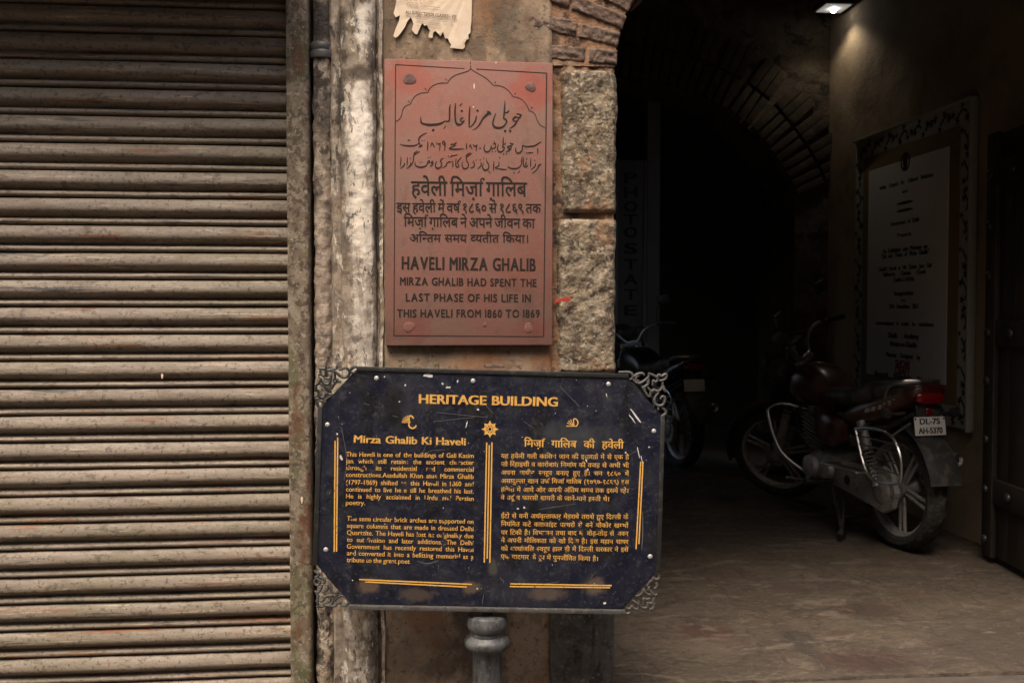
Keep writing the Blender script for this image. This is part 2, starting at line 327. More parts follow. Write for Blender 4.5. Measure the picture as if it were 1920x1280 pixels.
def adv(ch):
    if ch not in _adv:
        _adv[ch] = (ext(glyphs('न' + ch + 'न')[0])[1] - ext(glyphs('नन')[0])[1])
    return _adv[ch]
CONS = set(chr(k) for k in range(0x915, 0x93A)) | set(chr(k) for k in range(0x958, 0x960))
NUK = {'ज़': 'ज\u093c', 'ग़': 'ग\u093c', 'ड़': 'ड\u093c'}
def dev_tokens(wd):
    for a, b in NUK.items(): wd = wd.replace(a, b)
    L = list(wd); out = []; i = 0
    while i < len(L):
        ch = L[i]
        if ch in CONS:
            cl = []; reph = False
            while True:
                c = L[i]; i += 1; nuk = i < len(L) and L[i] == '\u093c'
                if nuk: i += 1
                vir = i + 1 < len(L) and L[i] == '\u094d' and L[i + 1] in CONS
                if vir and c == 'र' and not cl: reph = True; i += 1; continue
                if vir and L[i + 1] == 'र': cl.append(('full', c)); cl.append(('rakar', '')); i += 2
                elif vir: cl.append(('half', c)); i += 1; continue
                else: cl.append(('full', c))
                if nuk: cl.append(('mark', '\u093c'))
                if i < len(L) and L[i] == '\u094d': i += 1
                break
            if i < len(L) and L[i] == 'ि': out.append(('full', 'ि')); i += 1
            out += cl
            while i < len(L) and '\u0901' <= L[i] <= '\u0903' or i < len(L) and '\u093e' <= L[i] <= '\u094c':
                out.append(('full' if L[i] in 'ाीोौ' else 'mark', L[i])); i += 1
            if reph: out.append(('reph', ''))
        else: out.append(('full', ch)); i += 1
    return out
def dev_word(wd):
    """(verts with a layer number, faces, width)"""
    V = []; Fc = []; x = 0; k = 0
    def put(vs, fs, dx):
        nonlocal k
        o = len(V); V.extend((a + dx, b, k % 4) for a, b in vs); Fc.extend(tuple(i + o for i in f) for f in fs); k += 1
    for kind, ch in dev_tokens(wd):
        if kind == 'rakar': put([(-.42, -.02), (-.35, .03), (-.17, .17), (-.24, .17)], [(0, 1, 2, 3)], x); continue
        if kind == 'reph':
            pts = spline([(-.10, .60), (-.12, .70), (-.06, .78), (.04, .76), (.07, .70)], 4); vs = []; fs = []
            for i, p in enumerate(pts): vs += [(p[0] - .03, p[1]), (p[0] + .03, p[1] + .03)]
            put(vs, [(2 * i, 2 * i + 1, 2 * i + 3, 2 * i + 2) for i in range(len(pts) - 1)], x); continue
        vs, fs = glyphs(ch)
        if not vs: x += .25; continue
        if kind == 'half':
            a = adv(ch); xc = a - (.17 if ch not in 'कफ' else .10); vs, fs = clip_x(vs, fs, xc); put(vs, fs, x); x += xc; continue
        if kind == 'mark':
            g2, f2 = glyphs('न' + ch); g1 = glyphs('न')[0]; n1 = len(g1)
            keep = [i for i in range(len(g2))]
            w0 = adv('न'); e = ext(vs)
            put(vs, fs, x if e[0] < -.05 else x - w0 * .5 - (e[0] + e[1]) / 2 + w0 * .05)
            continue
        put(vs, fs, x); x += adv(ch)
    return V, Fc, x
def lat_word(wd):
    vs, fs = glyphs(wd); e = ext(vs)
    return [(a - e[0], b, 0) for a, b in vs], fs, e[1] - e[0]
CAPH = ext(glyphs('H')[0])[3]
DEVH = ext(glyphs('न')[0])[3]
def text_line(b, s, L, Rr, up, nrm, h, dev=False, bold=0.0, lift=.0006, just=True, kx=1.0):
    """lay one line from 3-D point L to Rr on its base line; h = letter height in metres"""
    L = Vector(L); Rr = Vector(Rr); D = (Rr - L); W = D.length; D.normalize(); U = (up - D * up.dot(D)).normalized()
    ws = [(dev_word if dev else lat_word)(q) for q in s.split()]
    sy = h / (DEVH if dev else CAPH); sx = sy * kx; tot = sum(q[2] for q in ws) * sx; n = len(ws)
    gap = .26 * sx if not dev else .24 * sx
    if n > 1 and just:
        if tot + gap * .75 * (n - 1) > W: k = W / (tot + gap * .75 * (n - 1)); sx *= k; gap *= .75 * k
        else: gap = (W - tot) / (n - 1)
        if gap > .55 * sy and False: pass
    elif n == 1 and just: sx *= W / tot
    x = 0
    for vs, fs, wd in ws:
        offs = [(0, 0)] if not bold else [(-bold, -bold * .5), (bold, -bold * .5), (-bold, bold * .5), (bold, bold * .5)]
        for q, (ox, oy) in enumerate(offs):
            b.add([L + D * (x + a * sx + ox * sy) + U * (c * sy + oy * sy) + nrm * (lift + .00006 * (ly + 4 * q)) for a, c, ly in vs], fs)
        x += wd * sx + gap
    return b
def strokes(b, S, to3, nrm, wscale, lift=.0006, n=5, wc=None):
    """S: strokes of (x, y, width) in zoom pixels; to3 maps to the plane; ribbons of that width"""
    for k, st in enumerate(S):
        st = [(p[0], p[1], p[2] if len(p) > 2 else wc) for p in st]
        pts = spline(st, n); P3 = [to3(p[0], p[1]) + nrm * (lift + .00007 * (k % 6)) for p in pts]; vs = []
        for i, p in enumerate(P3):
            t = P3[min(i + 1, len(P3) - 1)] - P3[max(i - 1, 0)]
            if t.length < 1e-9: t = Vector((1, 0, 0))
            sd = t.normalized().cross(nrm) * max(pts[i][2], 1) * wscale * .5; vs += [p + sd, p - sd]
        b.add(vs, [(2 * i, 2 * i + 1, 2 * i + 3, 2 * i + 2) for i in range(len(P3) - 1)])
    return b
def blobs(b, S, to3, nrm, wscale, lift=.0007, n=4, rot=0.0):
    for x, y, r in S:
        c = to3(x, y) + nrm * lift; a = to3(x + 1, y) - to3(x, y); a.normalize(); u = nrm.cross(a)
        b.add([c + (a * math.cos(2 * math.pi * k / n + rot) + u * math.sin(2 * math.pi * k / n + rot)) * r * .5 * wscale for k in range(n)], [tuple(range(n))])
    return b
UP = Vector((0, 0, 1))

# ================================================================== ground
b = B().grid(70, 40, lambda u, v: Vector((-6 + 14 * u, -4.5 + 4.76 * v, .004 * fr((u * 20, v * 9, 0)) - .004)))
tag(b.obj('street', M['threshold']), kind='structure')
def ffl(u, v):
    x = .3 + 3.1 * u; y = .155 + 7.4 * (.35 * v + .65 * v ** 3)
    near = max(0, 1 - (y - .2) / 1.2); rg = mn.fractal(Vector((x * 2.6 + y * 3.2, (y * 3 - x * 1.2) * .8, 4)), 1, 2, 4)
    return Vector((x, y, (.008 if v > .001 else -.08) + .007 * fr((x * 2.2, y * 2.3, 3)) + .0035 * fr((x * 12, y * 14, 5), 5) + .004 * near * max(0, x - 1.2) * mn.fractal(Vector((x * 5 + y * 7, y * 16 - x * 9, 2)), 1, 2, 4) ))
b = B().grid(230, 260, ffl)
tag(b.obj('passage_floor', M['floor']), kind='structure')

# ================================================================== the old house front
WALLB = Vector((.2, 0, 0))
wall = empty('house_front', WALLB, 'weathered old house front with plastered pier, dressed stone jamb and brick arch', 'building front')
def extr(prof, z0, z1, nz, amp, fq, seed, edge=0.0, cz=0.0, st=.006):
    """a vertical moulding: profile points (x, y) dragged from z0 to z1 and roughened"""
    pr = []
    for i in range(len(prof) - 1):
        a, c = prof[i], prof[i + 1]; n = max(1, int(math.hypot(c[0] - a[0], c[1] - a[1]) / st))
        pr += [(a[0] + (c[0] - a[0]) * k / n, a[1] + (c[1] - a[1]) * k / n) for k in range(n)]
    pr.append(prof[-1]); nu = len(pr) - 1
    def fn(u, v):
        x, y = pr[round(u * nu)]; z = z0 + (z1 - z0) * v
        d = fr((x * fq + seed, y * fq, z * fq), 6)
        if cz: d = (1 - cz) * d * 1.1 + cz * (chisel(Vector((x * fq * 1.7 + seed, y * fq, z * fq * 1.5))) + .7 * chisel(Vector((x * fq * 4.2 + seed, y * fq, z * fq * 4))))
        e = min(v, 1 - v) * (z1 - z0)
        pull = edge * max(0, 1 - e / (edge * 1.2)) ** 2 if edge else 0
        return Vector((x + amp * .6 * fr((z * fq * .7, seed, x * 9), 3), y - amp * d + pull, z))
    return B().grid(nu, nz, fn)
# backing so nothing shows through between the parts
b = B().box((.12, .30, 1.6), (.86, .46, 3.2)); b.box((-1.6, .55, 1.6), (2.9, .2, 3.2)); b.obj('mortar_backing', M['mortar'], wall, WALLB, smooth=False)
# plastered pilaster (rounded moulding, ridges) left of the plaque
xa, xb = X(626), X(640)
prof = [(X(617), .045), (X(621), .012), (xa, -.004), (xb, -.002), (X(644), -.018), (X(655), -.028), (X(670), -.033), (X(688), -.032), (X(700), -.024), (X(706), -.010), (X(708), .012), (X(712), .012), (X(713), -.010), (X(719), -.012), (X(722), .006)]
extr(prof, 0, 2.6, 560, .0075, 10, 3, cz=.12, st=.004).obj('pilaster', M['plaster'], wall, WALLB)
# brown plaster panel that carries the plaque
b = B().grid(110, 330, lambda u, v: Vector((X(721) + (X(1034) - X(721)) * u, -.004 - .003 * fr((u * 5, v * 14, 2)) + .006 * max(0, u - .985) / .015, 2.6 * v)))
b.obj('plaster_panel', M['panel'], wall, WALLB)
# stone jamb blocks
def block(z0, z1, px0, px1, mat, amp, seed, fq=20, y0=-.012):
    x0, x1 = X(px0), X(px1); rr = .022
    prof = [(x0, .06), (x0 + .002, y0 + rr), (x0 + .010, y0 + .006), (x0 + .03, y0), ((x0 + x1) / 2, y0 - .004), (x1 - .03, y0), (x1 - .010, y0 + .006), (x1 - .001, y0 + rr), (x1, .08), (x1, .44)]
    extr(prof, z0, z1, int((z1 - z0) / .0035), amp, fq, seed, edge=.013, cz=.0 if mat is M['greystone'] else .55, st=.0035).obj('stone_block', mat, wall, WALLB)
zt = lambda py: Z(1100, py)
b = B().grid(40, 160, lambda u, v: Vector((X(1033) + (X(1151) - X(1033)) * u, .010 - .010 * fr((u * 5, v * 22, 7), 5), zt(1020) + (zt(118) - zt(1020)) * v))); b.obj('mortar_joints', M['mortar'], wall, WALLB)
block(zt(399), zt(133), 1050, 1156, M['stone'], .0105, 1, fq=17)
block(zt(700), zt(411), 1043, 1155, M['stone'], .0095, 5, fq=24)
block(zt(1010), zt(706), 1036, 1154, M['stone'], .007, 9)
block(0, zt(1014), 1030, 1155, M['greystone'], .004, 13, y0=-.02)
# brick arch: tight haunches, flat crown (three-centred), mirrored on the far side
sx0, sz0, rh = .585, 1.945, .40
def arch_pt(s):
    """distance along the left half of the intrados -> point, outward normal (x, z)"""
    A = R_(50); l1 = rh * A
    if s < l1: a = s / rh; return Vector((sx0 + rh - rh * math.cos(a), 0, sz0 + rh * math.sin(a))), Vector((-math.cos(a), 0, math.sin(a)))
    r2 = 1.36; cx = sx0 + rh + (r2 - rh) * math.cos(A); cz = sz0 - (r2 - rh) * math.sin(A); a = A + (s - l1) / r2
    return Vector((cx - r2 * math.cos(a), 0, cz + r2 * math.sin(a))), Vector((-math.cos(a), 0, math.sin(a)))
b = B(); mor = B(); rnd = random.Random(3); s = .0; i = 0; XC = None
L1 = rh * R_(50); Ltot = L1 + 1.36 * R_(40)
XC = arch_pt(Ltot)[0].x
pitch = .0535
while s < Ltot - .02:
    p, n = arch_pt(s + pitch / 2); t = Vector((n.z, 0, -n.x)); k = -.01; cut = [(.0, .12), (.128, .28)] if i % 2 else [(.0, .165), (.173, .30)]
    if i == 0: cut = [(.0, .085), (.096, .25)]
    for (a0, a1) in cut:
        th = pitch - .008 - rnd.random() * .003; jit = rnd.uniform(-.004, .004); prot = rnd.uniform(.001, .007)
        for mir in (0, 1):
            def pt(a, c, d):
                q = p + n * (a0 + (a1 - a0) * a + jit) + t * ((c - .5) * th) + Vector((0, d, 0))
                q += Vector((.0025 * fr((q.x * 22, q.z * 22, d * 9 + i), 3), -.0, .0025 * fr((q.z * 22, q.x * 22, d * 9 + 5 + i), 3)))
                if mir: q.x = 2 * XC - q.x
                return q
            def f1(u, v):
                e = min(u, 1 - u, v * .4, (1 - v) * .4); rd = .005 * max(0, 1 - e * 22) ** 2
                return pt(u, v, .002 - prot + rd + .0045 * fr((u * 6 + i, v * 3 + a0 * 9, 1), 6) + .0012 * chisel(Vector((u * 9 + i, v * 4, a0 * 7))))
            b.grid(30, 12, f1)
            for side in range(4):
                def f2(u, v, side=side):
                    q = [(u, 0), (1, u), (1 - u, 1), (0, 1 - u)][side]; d0 = .002 - prot + .007
                    return pt(q[0], q[1], d0 + v * .40)
                b.grid(4, 1, f2)
    s += pitch; i += 1
b.obj('brick_arch', M['brick'], wall, WALLB, angle=60)
# clay mortar ring behind the bricks, and the wall over the arch
pts = [arch_pt(Ltot * k / 40) for k in range(41)]
inn = [(p.x, p.z) for p, n in pts] + [(2 * XC - p.x, p.z) for p, n in pts[-2::-1]]
vs = []; fs = []
for k, (x, z) in enumerate(inn):
    q = [p for p, n in pts][k if k < 41 else 80 - k]; n = pts[k if k < 41 else 80 - k][1]; nx = n.x if k < 41 else -n.x
    ox, oz = x - nx * -.008, z + n.z * .008
    vs += [Vector((x + nx * .007, .005, z + n.z * .007)), Vector((x + nx * .007, .43, z + n.z * .007)), Vector((x + nx * .30, .005, z + n.z * .30)), Vector((x, .022, 3.2)) if False else Vector((x + nx * .30, .43, z + n.z * .30))]
for k in range(len(inn) - 1):
    a, c = 4 * k, 4 * k + 4
    fs += [(a, a + 2, c + 2, c), (a, c, c + 1, a + 1), (a + 1, c + 1, c + 3, a + 3)]
B().add(vs, fs).obj('mortar_joints', M['mortar'], wall, WALLB)
top = []
vs = []; fs = []
for k, (x, z) in enumerate(inn):
    n = pts[k if k < 41 else 80 - k][1]; nx = n.x if k < 41 else -n.x
    vs += [Vector((x + nx * .24, .016, z + n.z * .24)), Vector((x + nx * .24, .016, 6.0))]
for k in range(len(inn) - 1): fs.append((2 * k, 2 * k + 1, 2 * k + 3, 2 * k + 2))
B().add(vs, fs).obj('spandrel', M['panel'], wall, WALLB, smooth=False)
b = B().box((-.02, .25, 4.4), (.74, .5, 3.6)).box((-2.6, .35, 4.2), (4.5, .3, 3.6)).box((4.2, .22, 3.0), (3.0, .44, 6.0)).box((1.2, .44, 4.6), (3.2, .3, 3.6))
b.obj('upper_wall', M['panel'], wall, WALLB, smooth=False)

# ================================================================== rolling shutter
SH = Vector((-1.3, .06, 0))
shut = empty('rolling_shutter', SH, 'closed brown steel rolling shutter with horizontal ribbed slats and rust streaks', 'shutter')
pz = .0792; zgap = 1.6236
# (fraction of one slat from its top gap downwards, how far it stands out)
PR = [(0, -.010), (.012, -.002), (.035, .0035), (.08, .006), (.16, .0085), (.26, .0105), (.36, .0118), (.44, .0115), (.51, .0095), (.57, .006), (.625, .001), (.67, -.0035), (.71, -.0055),
      (.735, -.004), (.765, .0022), (.80, .0055), (.85, .007), (.90, .0066), (.945, .0045), (.972, .000), (.985, -.008), (.996, -.012)]
b = B(); n0 = -22; n1 = 8; rows = []
for k in range(n1, n0, -1):
    for f_, o_ in PR: rows.append((zgap + k * pz - f_ * pz, o_, k))
NX = 170; xs0, xs1 = -2.6, X(552, .06)
def fsh(u, v):
    z, o, k = rows[round(v * (len(rows) - 1))]; x = xs0 + (xs1 - xs0) * u
    dent = .0036 * fr((x * 3.1, k * 1.7, 0), 4) * (1 if o > 0 else .4) + .0009 * fr((x * 14, z * 60, 4), 3) * (o > 0)
    return Vector((x, .06 - o * 1.7 - dent, z + .0012 * fr((x * 2, k * 3.3, 8), 2)))
b.grid(NX, len(rows) - 1, fsh)
b.obj('slat_curtain', M['shutter'], shut, SH, angle=75)
# guide rail: rolled channel, its lip towards the street
prof = [(X(540), .10), (X(540), .006), (X(541), -.004), (X(545), -.008), (X(574), -.009), (X(579), -.006), (X(582), .002), (X(583), .03), (X(584), .12)]
o = extr(prof, 0, 2.5, 250, .0016, 14, 21).obj('guide_rail', M['rail'], shut, SH)
# boxed hood over the roll, just above the picture
b = B().box((-1.5, -.08, 2.41), (2.28, .38, .42), bev=.01); b.obj('roll_hood', M['rail'], shut, SH)

for (x, y, wd, h, yy, nm) in ((566, 937, 2.2, 7, -.0105, 'paint_drip'), (304, 705, 2.0, 5, .030, 'paint_drip')):
    c = Py(x, y, yy); k_ = .00155
    B().add([c + Vector((math.cos(q) * wd * k_ * (1 + .3 * math.sin(q * 3)), -.0004 * (q % 1), math.sin(q) * h * k_)) for q in [2 * math.pi * j / 10 for j in range(10)]], [tuple(range(10))]).obj(nm, M['paper'], shut, SH, smooth=False)

# ================================================================== drain pipe in the corner
PX_, PYc = X(607), .028
pipe = empty('drain_pipe', (PX_, PYc, 0), 'narrow drain pipe crusted with old plaster, between shutter rail and pilaster', 'pipe')
def fp(u, v):
    q = 2 * math.pi * u; z = 2.6 * v; r = .029 + (.0050 * fr((math.cos(q) * 1.3, math.sin(q) * 1.3, z * 16), 6) + .006 * chisel(Vector((math.cos(q) * 1.1, math.sin(q) * 1.1, z * 26))) if z < 1.985 else .001 * fr((q, z * 20, 2)))
    r *= 1.0 if z < 1.985 else .92
    return Vector((PX_ + r * math.cos(q), PYc + r * math.sin(q), z))
B().grid(48, 640, fp).obj('pipe_body', M['pipe'], pipe, (PX_, PYc, 0))
zc = Z(610, 92); B().lathe([(.029, zc - .026), (.037, zc - .024), (.039, zc - .008), (.036, zc - .002), (.038, zc + .004), (.038, zc + .016), (.033, zc + .022), (.028, zc + .024)], (PX_, PYc, 0)).box((PX_ + .028, PYc - .02, zc - .006), (.03, .02, .03), bev=.004).obj('collar', M['iron_grey'], pipe, (PX_, PYc, 0))

# ================================================================== red sandstone plaque
a0, a1 = Py(722, 108, -.030), Py(1039, 119.7, -.030); c0, c1 = Py(721, 647.7, -.030), Py(1033.8, 647.7, -.030)
px0, px1 = (a0.x + c0.x) / 2, (a1.x + c1.x) / 2; pzt, pzb = (a0.z + a1.z) / 2, (c0.z + c1.z) / 2
YF = -.030; PB = Vector((px0, YF, pzb))
plq = empty('sandstone_plaque', PB, 'red sandstone plaque engraved in Urdu, Hindi and English, fixed above the blue sign', 'plaque')
b = B().box(((px0 + px1) / 2, (YF + .002) / 2, (pzt + pzb) / 2), (px1 - px0, .002 - YF, pzt - pzb), bev=.004); b.obj('slab', M['sandstone'], plq, PB)
NF = Vector((0, -1, 0)); PP = lambda x, y: Py(x, y, YF)
mpp = (PP(900, 400) - PP(901, 400)).length             # metres per photo pixel on the slab
z3 = lambda x, y: PP(740 + x / 6.857, 180 + y / 6.857)
URDU1 = [
 [(335,270,8),(338,320,18),(350,352,24),(430,372,30),(520,370,30),(590,355,24),(630,335,16),(652,322,12)],
 [(650,324,12),(690,328,16),(704,300,18),(706,220,20),(708,150,18),(716,108,8)], [(655,385,10),(640,410,8),(628,430,4)],
 [(785,90,8),(778,150,18),(775,230,20),(780,300,20),(790,345,24),(820,370,26),(860,360,16),(890,325,10),(897,310,6)],
 [(885,280,8),(855,290,16),(848,315,16),(868,335,12),(893,315,8)], [(870,95,8),(845,118,10),(830,135,5)],
 [(968,130,8),(962,200,18),(958,300,20),(958,390,14),(955,405,6)], [(1048,255,12),(1045,300,18),(1020,350,18),(985,390,12),(960,405,6)],
 [(1190,198,20),(1222,220,30),(1235,245,10)], [(1205,225,34),(1170,255,24),(1130,300,20),(1085,375,16),(1040,420,10),(998,440,5)],
 [(1300,225,8),(1275,290,16),(1262,345,20),(1275,390,24),(1320,412,26),(1375,405,22),(1415,375,16),(1440,330,16),(1428,305,20),(1400,290,16)],
 [(1418,60,6),(1413,150,18),(1408,230,20),(1398,295,14)], [(1412,212,10),(1440,215,16),(1465,198,14),(1470,178,6)],
 [(1640,252,6),(1605,238,18),(1560,232,8)], [(1625,255,10),(1590,280,14),(1550,272,22),(1524,300,24),(1532,322,14),(1570,325,16),(1600,290,12),(1622,262,10)],
 [(1572,322,16),(1550,365,20),(1510,400,14),(1475,420,6)]]
U1D = [(495,440,40),(862,195,38),(1065,190,38),(1420,452,40),(1485,452,40)]
URDU2 = [
 [(1838,665,6),(1840,710,10),(1838,750,5)], [(1885,590,5),(1850,610,10),(1800,640,12),(1740,650,12),(1680,650,10),(1645,640,10),(1640,690,10),(1610,730,12),(1575,735,12),(1555,700,10),(1560,665,6)],
 [(1685,735,5),(1730,732,9),(1780,728,6)], [(1530,620,5),(1500,612,10),(1478,612,5)], [(1520,620,6),(1490,645,10),(1460,650,12),(1455,672,10),(1490,675,8),(1500,650,8)], [(1495,675,9),(1470,700,9),(1430,720,5)],
 [(1398,530,5),(1395,580,10),(1392,640,10),(1385,670,9)], [(1395,620,6),(1415,622,9),(1428,600,6)], [(1335,620,5),(1322,670,9),(1335,715,12),(1370,718,12),(1400,695,9),(1410,665,9),(1390,655,9)],
 [(1160,625,5),(1148,670,9),(1165,715,12),(1205,715,12),(1235,680,9),(1240,645,8),(1252,680,9),(1290,665,9),(1300,645,8),(1287,610,8),(1275,580,5)], [(1258,620,7),(1305,612,6)],
 [(1010,620,6),(1020,645,10),(1050,640,9),(1055,625,6)], [(1055,628,9),(1052,670,9),(1045,710,5)], [(955,665,5),(972,630,10),(984,662,9),(996,680,5)], [(925,605,5),(925,650,10),(920,690,5)],
 [(895,680,5),(800,685,12),(730,685,12),(700,675,9),(740,655,9),(790,630,6)], [(715,630,6),(740,620,9),(758,626,8),(775,612,8),(800,595,5)],
 [(640,705,5),(646,650,9),(648,610,9),(630,580,9),(614,605,9),(632,625,8),(648,612,8)], [(540,595,6),(550,620,10),(580,615,9),(585,600,5)], [(584,602,8),(582,650,9),(575,705,5)],
 [(460,650,5),(480,605,10),(500,640,10),(517,662,5)], [(425,580,5),(425,640,10),(418,700,5)],
 [(410,475,5),(350,505,10),(315,540,11),(310,580,10),(325,630,10),(330,650,9),(305,657,6)], [(345,655,6),(352,630,9),(335,640,7)],
 [(308,610,8),(290,625,9),(250,640,12),(180,642,13),(110,635,10),(70,622,5)], [(165,580,5),(185,565,8),(200,582,6)],
 [(82,780,5),(78,850,9),(70,905,5)], [(128,860,6),(118,895,10),(72,935,5)], [(165,785,5),(160,850,9),(157,895,5)], [(208,855,6),(198,895,10),(155,935,5)],
 [(325,712,5),(270,745,9),(243,775,9),(243,820,9),(225,870,10),(198,905,6)], [(300,700,4),(265,725,8),(238,748,5)],
 [(265,850,5),(265,890,9),(310,915,13),(370,912,12),(410,890,9),(425,850,9),(440,832,9),(452,850,9),(430,868,6)], [(480,835,8),(490,855,10),(470,865,8),(478,842,8)], [(490,858,9),(485,885,9),(450,908,5)],
 [(540,840,5),(520,890,9),(545,930,13),(590,915,11),(605,870,9),(590,845,10),(600,815,9),(625,800,5)], [(670,855,6),(660,895,10),(612,928,5)], [(733,845,5),(700,848,10),(672,865,9)],
 [(745,830,5),(748,880,10),(745,918,5)], [(715,790,6),(740,765,8),(765,768,8),(810,750,5)], [(790,800,5),(785,860,10),(790,905,9),(815,915,10),(827,890,7)], [(862,788,5),(820,830,9),(808,865,8),(826,892,7)],
 [(875,845,5),(865,890,9),(890,935,13),(935,925,11),(952,880,9),(935,850,10),(920,800,10),(950,765,10),(995,740,5)], [(905,780,5),(935,750,8),(978,728,5)],
 [(1010,830,6),(1025,880,10),(1009,915,10),(970,928,5)], [(1108,850,6),(1110,895,10),(1065,938,5)],
 [(1140,860,5),(1130,915,10),(1155,955,12),(1195,945,11),(1212,900,9),(1195,860,9),(1178,828,6)], [(1275,840,5),(1272,900,10),(1269,962,5)],
 [(1340,845,5),(1335,900,10),(1290,925,8),(1340,938,8),(1390,945,12),(1442,946,6)],
 [(1460,898,5),(1465,920,10),(1520,935,13),(1580,930,12),(1612,905,9),(1628,880,8),(1632,830,10),(1640,778,5)], [(1612,960,6),(1580,998,5)],
 [(1660,790,5),(1652,850,10),(1660,900,10),(1688,915,11),(1712,890,7)], [(1700,868,6),(1678,882,8),(1690,898,6)], [(1705,800,5),(1688,822,5)],
 [(1750,800,5),(1748,870,10),(1745,915,5)], [(1812,865,6),(1802,905,10),(1750,948,5)], [(1885,880,9),(1858,890,14),(1840,925,10),(1810,965,8),(1768,998,4)]]
U2D = [(1400,750,17),(1437,745,17),(1255,715,15),(1295,715,15),(1098,675,20),(350,575,14),(378,572,14),(205,805,15),(325,855,13),(350,850,13),(430,795,13),(458,788,13),(692,772,15),(1050,825,14),(998,858,14),(1100,822,15),(1145,805,15),(1180,810,13),(1225,985,16),(1210,968,13),(1350,795,16),(1535,990,17),(1690,850,14),(1800,828,15)]
b = B(); ws = mpp / 6.857
strokes(b, URDU1, z3, NF, ws * 1.05); blobs(b, U1D, z3, NF, ws, rot=.25); strokes(b, URDU2, z3, NF, ws * 1.5); blobs(b, U2D, z3, NF, ws * 1.3, rot=.3)
tag(b.obj('lettering', M['engraved'], plq, PB, smooth=False, fixn=False), 'engraved black Urdu lettering')
def pl_line(b, s, l, r, h, **k): return text_line(b, s, PP(*l), PP(*r), UP, NF, h * mpp, **k)
b = B()
pl_line(b, 'हवेली मिर्ज़ा ग़ालिब', (770.9, 366), (987.4, 368.2), 25.5, dev=True, bold=.010)
pl_line(b, 'इस हवेली में वर्ष १८६० से १८६९ तक', (743.7, 397.5), (1014, 399.5), 16.8, dev=True, bold=.010)
pl_line(b, 'मिर्ज़ा ग़ालिब ने अपने जीवन का', (757, 424), (1002.7, 427.5), 17, dev=True, bold=.010)
pl_line(b, 'अन्तिम समय व्यतीत किया।', (767.8, 453.5), (992.2, 455), 14, dev=True, bold=.010)
tag(b.obj('lettering', M['engraved'], plq, PB, smooth=False, fixn=False), 'engraved black Hindi lettering')
def caps_fit(b, s, L, Rr, h, up, nrm, bold, track=.17, wgap=.52):
    """condensed engraved capitals, letter by letter with tracking, fitted between two points"""
    seq = []
    for wd in s.split():
        seq += [(c, track) for c in wd]; seq[-1] = (seq[-1][0], wgap)
    W = sum(lat_word(c)[2] + t for c, t in seq) - wgap; D = Rr - L; sx = D.length / W; x = 0; kx = sx / (h / CAPH)
    for c, t in seq:
        w_ = lat_word(c)[2]; text_line(b, c, L + D.normalized() * x, L + D.normalized() * (x + w_ * sx + 1e-5), up, nrm, h, bold=bold, just=False, kx=kx); x += (w_ + t) * sx
def caps_line(b, s, l, r, h, bold=.024): return caps_fit(b, s, PP(*l), PP(*r), h * mpp, UP, NF, bold)
def caps_line_old(b, s, l, r, h, bold=.045):
    """condensed engraved capitals with wide word gaps"""
    L, Rr = PP(*l), PP(*r); ws_ = [lat_word(q)[2] for q in s.split()]; n = len(ws_); kx = (Rr - L).length / (sum(ws_) + .36 * (n - 1)) / (h * mpp / CAPH)
    return text_line(b, s, L, Rr, UP, NF, h * mpp, bold=bold, kx=kx)
b = B()
caps_line(b, 'HAVELI MIRZA GHALIB', (753.8, 504.6), (1003.6, 508), 23, .026); caps_line(b, 'MIRZA GHALIB HAD SPENT THE', (750.3, 534), (1005.4, 537.5), 14.2)
caps_line(b, 'LAST PHASE OF HIS LIFE IN', (761.2, 564.6), (994.8, 566.3), 14.4); caps_line(b, 'THIS HAVELI FROM 1860 TO 1869', (745, 594.5), (1011.5, 595), 14.4)
tag(b.obj('lettering', M['engraved'], plq, PB, smooth=False, fixn=False), 'engraved black English capitals')
z4 = lambda x, y: PP(740 + x / 6.4, 110 + y / 6.4); b = B()
def seg(*p): return [(x, y, 8.5) for x, y in p]
LB = [(15, 75)]; 
AR = [seg((15,755),(50,735),(80,690),(95,620),(130,570),(190,550)), seg((190,550),(215,490),(260,440),(320,415),(395,410)), seg((395,410),(430,350),(490,310),(560,295),(635,295)), seg((635,295),(670,240),(730,200),(820,170),(880,150),(912,120)),
      seg((912,120),(940,145),(1010,185),(1080,225),(1140,275),(1185,325)), seg((1185,325),(1240,325),(1300,340),(1360,380),(1400,430),(1425,460)), seg((1425,460),(1480,470),(1540,505),(1590,570),(1610,625)), seg((1610,625),(1650,640),(1685,670),(1710,740),(1750,800),(1805,830)),
      seg((605,240),(628,268)), seg((358,355),(382,382)), seg((158,505),(182,528)), seg((1210,275),(1202,300)), seg((1450,410),(1437,438)), seg((1655,580),(1633,605)), seg((912,115),(912,85)), seg((910,70),(910,40))]
strokes(b, AR, z4, NF, mpp / 6.4, lift=.0005); b.obj('arch_outline', M['line'], plq, PB, smooth=False, fixn=False)
q4 = lambda x, y: PP(x, y); b = B()
strokes(b, [[(741.8, 121.5, 1.5), (871, 129, 1.5)], [(893, 129.8, 1.5), (1025, 137.5, 1.7)], [(1025, 137.5, 2.2), (1019.3, 630.6, 2.2)], [(738.5, 629, 1.8), (1019.3, 630.8, 1.8)], [(741.8, 121.5, 1.7), (738.5, 629, 1.7)]], q4, NF, mpp, lift=.0004)
b.obj('border_line', M['line'], plq, PB, smooth=False, fixn=False)
